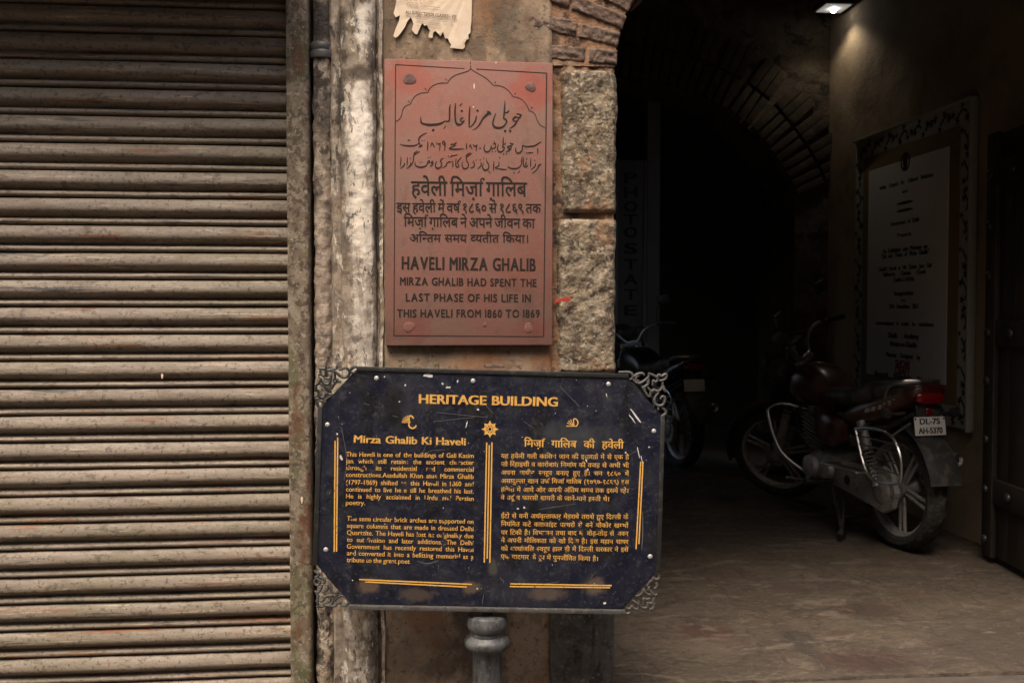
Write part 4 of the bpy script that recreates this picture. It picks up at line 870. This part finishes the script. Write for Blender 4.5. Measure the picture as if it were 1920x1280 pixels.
def vine(p0, p1):
    p0, p1 = Vector(p0), Vector(p1); n = int((p1 - p0).length / .022); t = (p1 - p0).normalized(); s_ = Vector((0, -t.z, t.y)); pts = []
    for i in range(n + 1):
        a = i * .9; pts.append(p0 + (p1 - p0) * (i / n) + s_ * .022 * math.sin(a))
    for k in range(n):
        if k % 7 < 5:
            A, E_ = pts[k], pts[k + 1]; d = (E_ - A).normalized(); sd = Vector((0, -d.z, d.y)) * .007; b.add([A + sd, A - sd, E_ - sd, E_ + sd], [(0, 1, 2, 3)])
        if k % 2 == 0:
            c = pts[k] + s_ * (.024 if (k // 2) % 2 else -.024) + Vector((-.0004, 0, 0)); r = .021 + .012 * random.random()
            b.add([c + Vector((0, math.cos(q) * r * (1 if j % 2 else .35), math.sin(q) * r * (1 if j % 2 else .35))) for j, q in enumerate([2 * math.pi * j / 10 for j in range(10)])], [tuple(range(10))])
xv = XB - .0012; e = .058
vine((xv, y0_ + e, zb + e), (xv, y0_ + e, zt2 - e)); vine((xv, y1_ - e, zb + e), (xv, y1_ - e, zt2 - e)); vine((xv, y0_ + e, zb + e), (xv, y1_ - e, zb + e)); vine((xv, y0_ + e, zt2 - e), (xv, y1_ - e, zt2 - e))
b.obj('flower_pattern', M['board_ink'], nb, bb, smooth=False, fixn=False)
b = B(); br = B(); ymid = (yl + yr_) / 2
def bl(s_, py, h, wd, bb_=b, bold=.05):
    z = Px(1706, py, XT).z - h * .5; text_line(bb_, s_, (XT, ymid + wd / 2, z), (XT, ymid - wd / 2, z), UP, NB, h, bold=bold)
for s_, py, h, wd in (('Indian Council for Cultural Relations', 338, .024, .62), ('and', 356, .02, .06), ('Government of Delhi', 414, .024, .33), ('Presents', 438, .022, .16), ('An Exhibition cum Museum on', 465, .026, .52), ('"Life and Times of Mirza Ghalib"', 475, .026, .56), ("Ghalib's Haveli at Mir Qasim Jaan Gali", 500, .024, .62), ('Ballimaran, Chandni Chowk', 511, .024, .50), ('Delhi-110006', 523, .024, .24), ('Inauguration', 549, .024, .22), ('on', 562, .018, .05), ('27th December, 2011', 574, .024, .34), ('Acknowledgment & credits for contribution', 607, .022, .68), ('Ghalib Academy', 630, .030, .36), ('Aiwan-e-Ghalib', 646, .030, .32), ('Museum Designed by', 668, .026, .40), ('Showcraft Productions Pvt Ltd', 708, .030, .70)): bl(s_, py, h, wd)
def blob_yz(bb_, yc, zc, ry, rz, n=14):
    bb_.add([(XT - .0004, yc + ry * math.cos(2 * math.pi * k / n), zc + rz * math.sin(2 * math.pi * k / n)) for k in range(n)], [tuple(range(n))])
ze = Px(1706, 301, XT).z; b.lathe([(.055, 0), (.055, -.0006), (.040, -.0006), (.040, 0)], (XT, ymid, ze), 'x', 20); blob_yz(b, ymid, ze, .028, .045)
for py in (378, 392): blob_yz(b, ymid, Px(1706, py, XT).z, .10, .009)
b.obj('lettering', M['board_ink'], nb, bb, smooth=False, fixn=False)
bl('SHOW', 684, .045, .17, br, .05); bl('CRAFT', 697, .045, .17, br, .05)
tag(br.obj('lettering', M['board_red'], nb, bb, smooth=False, fixn=False), 'red logo lettering')

# old door leaf folded against the wall on the right
dA = Vector((2.775, 1.52, 0)); dB = Vector((2.64, .42, 0)); dd = (dB - dA); dl = dd.length; dd.normalize(); dn = Vector((dd.y, -dd.x, 0)); dn = dn if dn.x < 0 else -dn
zlo, zhi = .045, 2.05; door = empty('wooden_door', (dA + dB) / 2, 'old dark studded door leaf folded open against the right passage wall', 'door')
DM = Matrix((dd, dn, UP)).transposed()
def dbox(b, s0, s1, z0, z1, o, th, bev=.004): return b.box(dA + dd * ((s0 + s1) / 2) + UP * ((z0 + z1) / 2) + dn * (o + th / 2), (s1 - s0, th, z1 - z0), DM, bev)
b = B()
for k in range(6): dbox(b, .005 + k * dl / 6, -.002 + (k + 1) * dl / 6, zlo, zhi, .004 * (k % 2), .045)
b.obj('plank', M['door'], door, door.location)
b = B(); dbox(b, -.006, .09, zlo - .004, zhi + .004, .05, .028); dbox(b, .0, dl, .30, .42, .049, .022); dbox(b, .0, dl, 1.05, 1.17, .049, .022); dbox(b, 0, dl, 1.80, 1.92, .049, .022); b.obj('batten', M['door'], door, door.location)
for z in (.12, .36, .60, .88, 1.11, 1.38, 1.62, 1.86):
    for s_ in ((.03,) if z not in (.36, 1.11, 1.86) else (.03, .25, .5, .75, 1.0)):
        c = dA + dd * s_ + UP * z + dn * .078; bq = B().lathe([(.022, 0), (.021, .006), (.014, .013), (.005, .016), (.0005, .017)], (0, 0, 0), 'z', 12); bq.v = [c + dd * v.x + UP * v.y + dn * v.z for v in bq.v]; bq.obj('stud', M['iron'], door, door.location)

# building across the lane (behind the camera; closes off the low sky)
b = B()
for (z0, z1) in ((0, .9), (2.2, 3.4), (4.6, 5.2)): b.box((1, -4.75, (z0 + z1) / 2), (14, .3, z1 - z0))
for k in range(-3, 6):
    for (z0, z1) in ((.9, 2.2), (3.4, 4.6)): b.box((k * 1.7, -4.75, (z0 + z1) / 2), (.9, .3, z1 - z0))
opp = empty('opposite_building', (1, -4.75, 0), 'plain plastered two storey building across the narrow lane', 'building'); b.obj('wall', M['opp'], opp, (1, -4.75, 0), smooth=False)
b = B()
for k in range(-3, 5):
    for (z0, z1) in ((.9, 2.2), (3.4, 4.6)): b.box((k * 1.7 + .85, -4.70, (z0 + z1) / 2), (.82, .1, z1 - z0 - .02))
b.obj('window_shutter', M['door'], opp, (1, -4.75, 0), smooth=False)

# ================================================================== motorcycles
MB = {}
MB['rubber'] = surf('tyre_rubber', (.022, .021, .02), [((.06, .052, .042), 60, .46, .6, ONE, .8, 1)], rough=.8)
MB['alloy'] = surf('grey_alloy', (.36, .34, .32), [((.12, .10, .08), 30, .5, .66, ONE, .7, 1)], rough=.45, metal=.4)
MB['red'] = surf('dusty_red_paint', (.050, .006, .006), [((.105, .072, .054), 6, .44, .60, ONE, .75, 1)], rough=.28, spec=.6)
MB['blackp'] = surf('black_paint', (.012, .012, .013), [((.05, .045, .04), 9, .52, .7, ONE, .5, 1)], rough=.3, spec=.6)
MB['plastic'] = surf('black_plastic', (.022, .021, .02), [((.075, .064, .052), 20, .47, .6, ONE, .65, 1)], rough=.55)
MB['seat'] = surf('seat_vinyl', (.018, .018, .019), [((.10, .085, .068), 7, .45, .6, ONE, .75, 1)], rough=.5)
MB['chrome'] = surf('chrome', (.62, .60, .57), [((.3, .27, .24), 40, .55, .7, ONE, .5, 1)], rough=.33, metal=1)
MB['engine'] = surf('engine_metal', (.27, .26, .25), [((.07, .06, .05), 26, .48, .66, ONE, .8, 1)], rough=.5, metal=.4)
MB['lens'] = surf('red_lens', (.16, .004, .004), rough=.18, spec=.7)
MB['plate'] = surf('plate_white', (.60, .58, .54), [((.4, .36, .3), 30, .55, .7, ONE, .5, 1)], rough=.55)
MB['ink'] = surf('plate_ink', (.02, .02, .02), rough=.6)
MB['decal'] = surf('pale_decal', (.32, .30, .28), rough=.5)
def loft(b, secs, n=20, pw=2.4):
    """secs: (x, yc, zc, ry, rz)"""
    def ss(v): return math.copysign(abs(v) ** (2 / pw), v)
    S_ = spline(secs, 4); vs = []; fs = []
    for (x, yc, zc, ry, rz) in S_:
        for k in range(n):
            q = 2 * math.pi * k / n; vs.append((x, yc + ry * ss(math.cos(q)), zc + rz * ss(math.sin(q))))
    for i in range(len(S_) - 1):
        for k in range(n): fs.append((i * n + k, i * n + (k + 1) % n, (i + 1) * n + (k + 1) % n, (i + 1) * n + k))
    fs.append(tuple(range(n))); fs.append(tuple((len(S_) - 1) * n + k for k in range(n))); return b.add(vs, fs)
def motorcycle(loc, rz, steer, paint, label, plate1, plate2, lean=0):
    rt = empty('motorcycle', loc, label, 'motorcycle', rz, group='motorcycles parked in the passage'); rt.rotation_euler = (lean, 0, rz)
    WB, RW = 1.26, .305
    SHORT = {'seat', 'tail_cowl', 'tail_lamp', 'grab_rail', 'plate_holder', 'number_plate', 'reflector', 'indicator', 'decal', 'frame_tube'}
    ax = Vector((WB, 0, RW)); sax = Vector((-math.sin(R_(26)), 0, math.cos(R_(26)))); SM = Matrix.Translation(ax) @ Matrix.Rotation(steer, 4, sax) @ Matrix.Translation(-ax)
    def part(b, nm, mat, par=rt, st=False, **k):
        if st: b.v = [SM @ v for v in b.v]
        if nm in SHORT: b.v = [Vector((v.x * .52 if v.x < 0 else v.x, v.y, v.z)) for v in b.v]
        return b.obj(nm, mat, par, None, **k)
    def wheel(cx, tw, st, front):
        r0 = RW; c = (cx, 0, RW); seg_ = 132
        prof = [(r0 - .068, -tw * .32), (r0 - .055, -tw * .46), (r0 - .03, -tw * .5), (r0 - .010, -tw * .36), (r0 - .001, -tw * .16), (r0, .0), (r0 - .001, tw * .16), (r0 - .010, tw * .36), (r0 - .03, tw * .5), (r0 - .055, tw * .46), (r0 - .068, tw * .32)]
        def tread(i, k):
            if i in (3, 4, 5, 6, 7): return -.0055 if ((k + 2 * abs(i - 5)) % 6) < 2 else .0015
            return 0
        b = B().lathe(prof, c, 'y', seg_, rfn=tread)
        ty = part(b, 'tyre', MB['rubber'], st=st, angle=25)
        wh = B(); rr = r0 - .062
        wh.lathe([(rr, -tw * .34), (rr + .006, -tw * .36), (rr + .004, -tw * .28), (rr - .016, -tw * .15), (rr - .018, tw * .15), (rr + .004, tw * .28), (rr + .006, tw * .36), (rr, tw * .34), (rr - .022, tw * .18), (rr - .026, 0), (rr - .022, -tw * .18)], c, 'y', 64, closed=True)
        rim = part(wh, 'rim', MB['alloy'], st=st)
        sp = B()
        for k in range(5):
            q = 2 * math.pi * k / 5 + (.5 if front else .9); d = Vector((math.cos(q), 0, math.sin(q))); p = Vector((-math.sin(q), 0, math.cos(q)))
            for s_ in (-1, 1): sp.tube([Vector(c) + d * .045 + p * .012 * s_, Vector(c) + d * (rr - .022) + p * .020 * s_], [.011, .009], 8, flat=.9)
        part(sp, 'spoke', MB['alloy'], par=rt, st=st)
        hb = B().lathe([(.0005, -.065), (.062, -.064), (.066, -.05), (.05, -.035), (.04, 0), (.05, .035), (.07, .045), (.07, .062), (.03, .066), (.0005, .067)], c, 'y', 28); part(hb, 'hub', MB['engine'], st=st)
    wheel(0, .105, False, False); wheel(WB, .085, True, True)
    # fork, head, bars: turned with the steering
    b = B()
    for s_ in (-1, 1):
        a = ax + Vector((-.01, s_ * .088, 0)); b.tube([a, a + sax * .36], .027, 12); b.tube([a + sax * .34, a + sax * .68], .017, 12)
    b.box(ax + sax * .52, (.05, .2, .035), bev=.006).box(ax + sax * .67, (.05, .2, .03), bev=.006); part(b, 'fork', MB['alloy'], st=True)
    b = B(); n = 16
    def mg(u, v):
        q = R_(-8 + 150 * u); rr = RW + .045 - .018 * (abs(v - .5) * 2) ** 2; yy = (v - .5) * .13 * (.75 + .25 * math.sin(math.pi * u)); return ax + Vector((math.cos(q) * rr, yy, math.sin(q) * rr))
    b.grid(22, 8, mg); b.grid(22, 8, lambda u, v: mg(u, v) * 1.0 - (mg(u, v) - ax).normalized() * .005); part(b, 'front_mudguard', paint, st=True)
    b = B(); hc = ax + sax * .58 + Vector((.10, 0, .03)); loft(b, [(hc.x - .10, 0, hc.z + .02, .07, .08), (hc.x - .03, 0, hc.z + .02, .115, .125), (hc.x + .05, 0, hc.z, .125, .13), (hc.x + .10, 0, hc.z - .01, .10, .10)]); loft(b, [(hc.x - .06, 0, hc.z + .14, .10, .02), (hc.x, 0, hc.z + .17, .115, .06), (hc.x + .06, 0, hc.z + .12, .10, .06)]); part(b, 'headlamp_fairing', MB['plastic'], st=True)
    b = B().lathe([(.001, .115), (.06, .112), (.085, .10), (.09, .09)], (hc.x, 0, hc.z - .01), 'x', 24); part(b, 'headlamp', MB['chrome'], st=True)
    hb0 = ax + sax * .70; b = B()
    for s_ in (-1, 1):
        pts = [hb0 + Vector((0, 0, .0)), hb0 + Vector((.0, s_ * .06, .0)), hb0 + Vector((.02, s_ * .13, .07)), hb0 + Vector((-.0, s_ * .22, .12)), hb0 + Vector((-.06, s_ * .29, .125)), hb0 + Vector((-.12, s_ * .38, .115))]
        b.tube([Vector(p) for p in spline([tuple(p) for p in pts], 4)], .0115, 10)
    part(b, 'handlebar', MB['chrome'], st=True)
    for s_ in (-1, 1):
        b = B(); g0 = hb0 + Vector((-.065, s_ * .298, .125)); g1 = hb0 + Vector((-.125, s_ * .39, .114)); b.tube([g0, g0.lerp(g1, .1), g1], [.024, .017, .018], 10)
        b.tube([g0 + Vector((.035, 0, .0)), g1 + Vector((.06, s_ * .01, -.01))], .006, 6); b.box(g0 + Vector((.01, -s_ * .025, .0)), (.045, .05, .04), bev=.008); part(b, 'grip', MB['plastic'], st=True)
        b = B(); m0 = hb0 + Vector((-.04, s_ * .26, .13)); b.tube([m0, m0 + Vector((.03, s_ * .03, .12)), m0 + Vector((0, s_ * .06, .17))], .005, 6); mc = m0 + Vector((0, s_ * .08, .20)); b.box(mc, (.025, .12, .075), Matrix.Rotation(s_ * .1, 3, 'Z'), bev=.012); part(b, 'mirror', MB['plastic'], st=True)
    b = B().box(hb0 + Vector((.05, 0, .07)), (.07, .17, .08), bev=.015); part(b, 'instrument_panel', MB['plastic'], st=True)
    # frame and engine
    b = B(); hd = ax + sax * .60
    b.tube([hd, (.75, 0, .60), (.35, 0, .58), (-.1, 0, .66)], .02, 8); b.tube([hd - sax * .08, (.88, 0, .5), (.80, 0, .28), (.45, 0, .22), (.30, 0, .34), (.28, 0, .58)], .018, 8)
    for s_ in (-1, 1): b.tube([(.42, s_ * .08, .34), (0, s_ * .095, RW)], .019, 8); b.tube([(.36, s_ * .09, .56), (-.05, s_ * .1, .62), (-.34, s_ * .07, .70)], .013, 8)
    part(b, 'frame_tube', MB['plastic'])
    b = B(); loft(b, [(.42, 0, .33, .10, .09), (.50, 0, .33, .135, .12), (.64, 0, .32, .14, .115), (.74, 0, .31, .11, .08)], pw=3)
    for k in range(8): q = k * .024; b.box((.70 + q * .22, 0, .42 + q), (.19, .20, .009), Matrix.Rotation(R_(-14), 3, 'Y'), bev=.003)
    b.box((.715, 0, .50), (.11, .11, .20), Matrix.Rotation(R_(-14), 3, 'Y')); b.box((.75, 0, .635), (.13, .13, .06), bev=.012); part(b, 'engine', MB['engine'])
    b = B().lathe([(.001, .178), (.045, .177), (.062, .168), (.068, .15), (.068, .12)], (.62, 0, .325), 'y', 28); b.lathe([(.001, .16), (.05, .158), (.06, .13)], (.47, 0, .33), 'y', 24); part(b, 'crankcase_cover', MB['alloy'])
    b = B(); cp = [(-.02, RW - .115), (.05, RW - .10), (.48, .262), (.53, .30), (.53, .37), (.48, .405), (.06, RW + .095), (0, RW + .115), (-.08, RW + .09), (-.115, RW), (-.09, RW - .08)]
    b.prism(cp, lambda a, c, d: Vector((a, d, c)), .092, .122); part(b, 'chain_cover', MB['alloy'], angle=30)
    b = B().lathe([(.001, .136), (.05, .135), (.075, .124), (.08, .118)], (0, 0, RW), 'y', 24); part(b, 'sprocket_cover', MB['alloy'])
    b = B()
    for pts in ([hb0 + Vector((.03, .20, .10)), hb0 + Vector((.16, .16, .06)), ax + sax * .52 + Vector((.14, .10, 0)), ax + sax * .2 + Vector((.07, .09, .0)), ax + Vector((.0, .085, .05))], [hb0 + Vector((.03, -.2, .10)), hb0 + Vector((.17, -.1, .08)), ax + sax * .55 + Vector((.12, 0, 0)), ax + sax * .35 + Vector((-.02, .06, 0))]):
        b.tube([Vector(p) for p in spline([tuple(p) for p in pts], 6)], .005, 6)
    part(b, 'control_cable', MB['plastic'], st=True)
    b = B()
    for s_ in (-1, 1):
        a = ax + Vector((-.01, s_ * .088, 0)); b.tube([a + sax * (.33 + .012 * i) for i in range(12)], [.03 if i % 2 else .025 for i in range(12)], 12)
    part(b, 'fork_gaiter', MB['rubber'], st=True)
    b = B().tube([Vector(p) for p in spline([(.92, .03, .70), (.86, .10, .60), (.80, .12, .50), (.70, .12, .42)], 6)], .006, 6); b.tube([Vector(p) for p in spline([(.70, .08, .64), (.60, .12, .60), (.55, .10, .48), (.56, .12, .42)], 6)], .008, 6); b.tube([Vector(p) for p in spline([(.76, .07, .66), (.80, .12, .64), (.82, .09, .58)], 5)], .007, 6); part(b, 'engine_hose', MB['rubber'])
    b = B().box((.60, .06, .52), (.11, .09, .09), bev=.02).lathe([(.001, .115), (.03, .114), (.034, .10), (.034, .06)], (.60, 0, .52), 'y', 18); part(b, 'carburettor', MB['alloy'])
    b = B().tube([(.45, -.16, .34), (.44, -.20, .36), (.30, -.22, .50)], .009, 8).tube([(.30, -.20, .50), (.30, -.27, .50)], .012, 8); part(b, 'kick_lever', MB['chrome'])
    b = B().lathe([(.001, .1245), (.026, .1245), (.026, .1215)], (.30, 0, .30), 'y', 16); part(b, 'inspection_plug', MB['rubber'])
    # exhaust on the far side
    b = B().tube([Vector(p) for p in spline([(.78, -.05, .50), (.90, -.09, .42), (.84, -.14, .24), (.55, -.15, .22), (.35, -.155, .27)], 5)], .02, 10); b.tube([(.36, -.155, .265), (.28, -.16, .29), (.22, -.165, .32), (-.12, -.185, .455), (-.14, -.186, .462)], [.022, .038, .046, .044, .03], 16); part(b, 'exhaust', MB['engine']); b = B().lathe([(.016, -.165), (.030, -.172), (.036, -.165), (.036, -.12), (.016, -.12)], (0, -.187, .466), 'x', 20, closed=True); part(b, 'exhaust_tip', MB['chrome'])
    # bodywork
    b = B(); loft(b, [(.50, 0, .69, .08, .05), (.56, 0, .72, .115, .085), (.66, 0, .755, .135, .115), (.78, 0, .775, .150, .125), (.88, 0, .77, .145, .115), (.96, 0, .755, .10, .08), (1.0, 0, .745, .05, .04)], 28, 2.6); part(b, 'fuel_tank', paint)
    b = B().lathe([(.001, .012), (.03, .011), (.034, 0)], (.80, 0, .893), 'z', 20); part(b, 'fuel_cap', MB['chrome'])
    b = B(); loft(b, [(.60, 0, .74, .08, .03), (.52, 0, .735, .12, .045), (.38, 0, .735, .135, .05), (.24, 0, .75, .135, .058), (.16, 0, .775, .13, .064), (.0, 0, .80, .125, .055), (-.14, 0, .81, .11, .045), (-.22, 0, .81, .07, .025)], 24, 3.2); part(b, 'seat', MB['seat'])
    b = B()
    loft(b, [(.40, 0, .60, .10, .03), (.30, 0, .64, .135, .07), (.12, 0, .69, .14, .078), (-.06, 0, .735, .125, .068), (-.22, 0, .775, .10, .055), (-.34, 0, .802, .092, .044), (-.40, 0, .816, .085, .03), (-.43, 0, .823, .06, .012)], 22, 2.8); part(b, 'tail_cowl', paint)
    b = B(); loft(b, [(.62, .10, .55, .03, .05), (.52, .135, .56, .03, .085), (.40, .145, .55, .03, .085), (.30, .14, .56, .02, .05)], 16, 2.6); loft(b, [(.62, -.10, .55, .03, .05), (.52, -.135, .56, .03, .085), (.40, -.145, .55, .03, .085), (.30, -.14, .56, .02, .05)], 16, 2.6); part(b, 'side_cover', paint)
    b = B()
    for k, wd in enumerate((.035, .028, .03, .022, .034, .026)):
        x = .12 - k * .05; z = .694 + k * .0128; yv = .1425 - .0032 * k * (1 + .18 * k); b.add([(x, yv, z - .014), (x - wd, yv - .004, z - .010), (x - wd - .012, yv - .004, z + .012), (x - .012, yv, z + .010)], [(0, 1, 2, 3)])
    part(b, 'decal', MB['decal'], smooth=False)
    b = B(); loft(b, [(-.33, 0, .780, .070, .030), (-.395, 0, .784, .080, .034), (-.425, 0, .782, .070, .028), (-.436, 0, .780, .05, .018)], 20, 2.8); part(b, 'tail_lamp', MB['lens'])
    b = B()
    for s_ in (-1, 1): b.tube([Vector(p) for p in spline([(-.02, s_ * .11, .76), (-.12, s_ * .125, .83), (-.26, s_ * .10, .855), (-.33, s_ * .04, .858), (-.335, 0, .858)], 5)], .0115, 8)
    part(b, 'grab_rail', MB['chrome'])
    b = B()
    def rm(u, v):
        q = R_(60 + 108 * u); rr = RW + .055 - .012 * (abs(v - .5) * 2) ** 2; return Vector((math.cos(q) * rr, (v - .5) * .17, RW + math.sin(q) * rr))
    b.grid(18, 6, rm); b.grid(18, 6, lambda u, v: rm(u, v) * 1.0 + (Vector((0, 0, RW)) - rm(u, v)).normalized() * .006); part(b, 'rear_mudguard', MB['plastic'])
    b = B().box((-.372, 0, .68), (.02, .13, .14), Matrix.Rotation(R_(14), 3, 'Y'), bev=.005).box((-.40, -.02, .47), (.008, .135, .17), Matrix.Rotation(R_(12), 3, 'Y'), bev=.003).box((-.38, 0, .58), (.012, .10, .14), Matrix.Rotation(R_(12), 3, 'Y'), bev=.003); part(b, 'plate_holder', MB['plastic'])
    RP = Matrix.Rotation(R_(16), 3, 'Y'); pc_ = Vector((-.405, 0, .645)); b = B().box(pc_, (.004, .170, .092), RP, bev=.0015); pl = part(b, 'number_plate', MB['plate'])
    b = B(); pu = RP @ Vector((0, 0, 1)); pn = RP @ Vector((-1, 0, 0))
    for s_, dz, wd in ((plate1, .010, .11), (plate2, -.036, .13)):
        text_line(b, s_, pc_ + pu * dz + Vector((0, wd / 2, 0)) + pn * .0021, pc_ + pu * dz + Vector((0, -wd / 2, 0)) + pn * .0021, pu, pn, .028, bold=.04)
    for s_ in (-1, 1): blobs(b, [(0, 0, 1)], lambda x, y: pc_ + pu * .036 + Vector((0, s_ * .078 - x * .001, 0)) + pn * .002, pn, .012, n=8)
    b.v = [Vector((v.x * .52, v.y, v.z)) for v in b.v]
    if plate1: b.obj('plate_lettering', MB['ink'], pl, None, smooth=False, fixn=False)
    b = B().lathe([(.001, -.006), (.017, -.005), (.02, .0), (.017, .005)], (-.388, 0, .715), 'x', 16); part(b, 'reflector', MB['lens'])
    for s_ in (-1, 1):
        b = B().tube([(-.25, s_ * .08, .70), (-.27, s_ * .17, .70)], .008, 8); b.lathe([(.001, -.03), (.02, -.028), (.028, .01), (.024, .03), (.001, .034)], (-.27, s_ * .19, .70), 'x', 14); part(b, 'indicator', MB['plastic'])
        b = B(); p0, p1 = Vector((.02, s_ * .135, RW + .01)), Vector((.16, s_ * .135, .63)); b.tube([p0, p0.lerp(p1, .35)], .020, 12); b.tube([p0.lerp(p1, .55), p1], .026, 12)
        t = (p1 - p0).normalized(); px_ = t.orthogonal().normalized(); py_ = t.cross(px_)
        b.tube([p0.lerp(p1, .12 + .48 * i / 64) + (px_ * math.cos(i * .78) + py_ * math.sin(i * .78)) * .028 for i in range(65)], .0055, 6); part(b, 'shock_absorber', MB['engine'])
    # side frame of thin rods over the rear wheel (left), foot board, crash bar, pegs
    b = B(); yv = .205; fr_ = [(.10, yv, .60), (-.06, yv, .62), (-.20, yv, .60), (-.27, yv, .52), (-.28, yv, .42), (-.24, yv, .38), (-.02, yv, .38), (.10, yv, .60)]
    b.tube([Vector(p) for p in spline(fr_, 5)], .0075, 8)
    for z in (.43, .48, .53, .57): b.tube([(.10 - (.60 - z) * .5, yv, z), (-.265, yv, z - .004)], .004, 6)
    b.tube([(.08, yv, .60), (.10, .12, .63)], .006, 6); b.tube([(-.2, yv, .60), (-.2, .1, .66)], .006, 6); part(b, 'side_guard', MB['chrome'])
    b = B().box((.16, .235, .395), (.34, .075, .010), bev=.003); b.tube([(.30, .235, .39), (.36, .12, .38)], .009, 8); part(b, 'foot_board', MB['chrome'])
    for s_ in (-1, 1):
        b = B().tube([Vector(p) for p in spline([(.86, s_ * .03, .62), (.91, s_ * .15, .65), (.92, s_ * .235, .635), (.90, s_ * .265, .58), (.82, s_ * .225, .38), (.68, s_ * .10, .25)], 5)], .011, 10); part(b, 'crash_bar', MB['chrome'])
        b = B().tube([(.44, s_ * .12, .27), (.44, s_ * .20, .27), (.44, s_ * .29, .275)], [.012, .02, .018], 10); part(b, 'foot_peg', MB['plastic'])
    b = B().tube([(.62, .17, .26), (.52, .20, .26), (.74, .20, .24)], .007, 6); b.tube([(.74, .19, .24), (.74, .235, .245)], .009, 8); part(b, 'gear_lever', MB['chrome'])
    b = B()
    for s_ in (-1, 1): b.tube([(.36, s_ * .10, .25), (.30, s_ * .15, .03), (.24, s_ * .18, .012)], [.013, .012, .016], 8)
    b.tube([(.32, -.12, .10), (.32, .12, .10)], .010, 8); b.tube([(.42, .13, .24), (.22, .20, .06), (.18, .24, .03)], [.010, .011, .018], 8); part(b, 'stand', MB['plastic'])
    return rt
P0 = Pz(1690, 1027, .012); P1 = Pz(1462, 938, .012); h = P1 - P0
motorcycle((P0.x, P0.y, .012), math.atan2(h.y, h.x), R_(42), MB['red'], 'dusty red motorcycle with white DL plate parked against the passage wall', 'DL-7S', 'AH-5370')
motorcycle((1.98, 4.32, .012), R_(90 + 11), R_(14), MB['blackp'], 'black motorcycle standing far back in the dark beyond the inner arch', '', '')
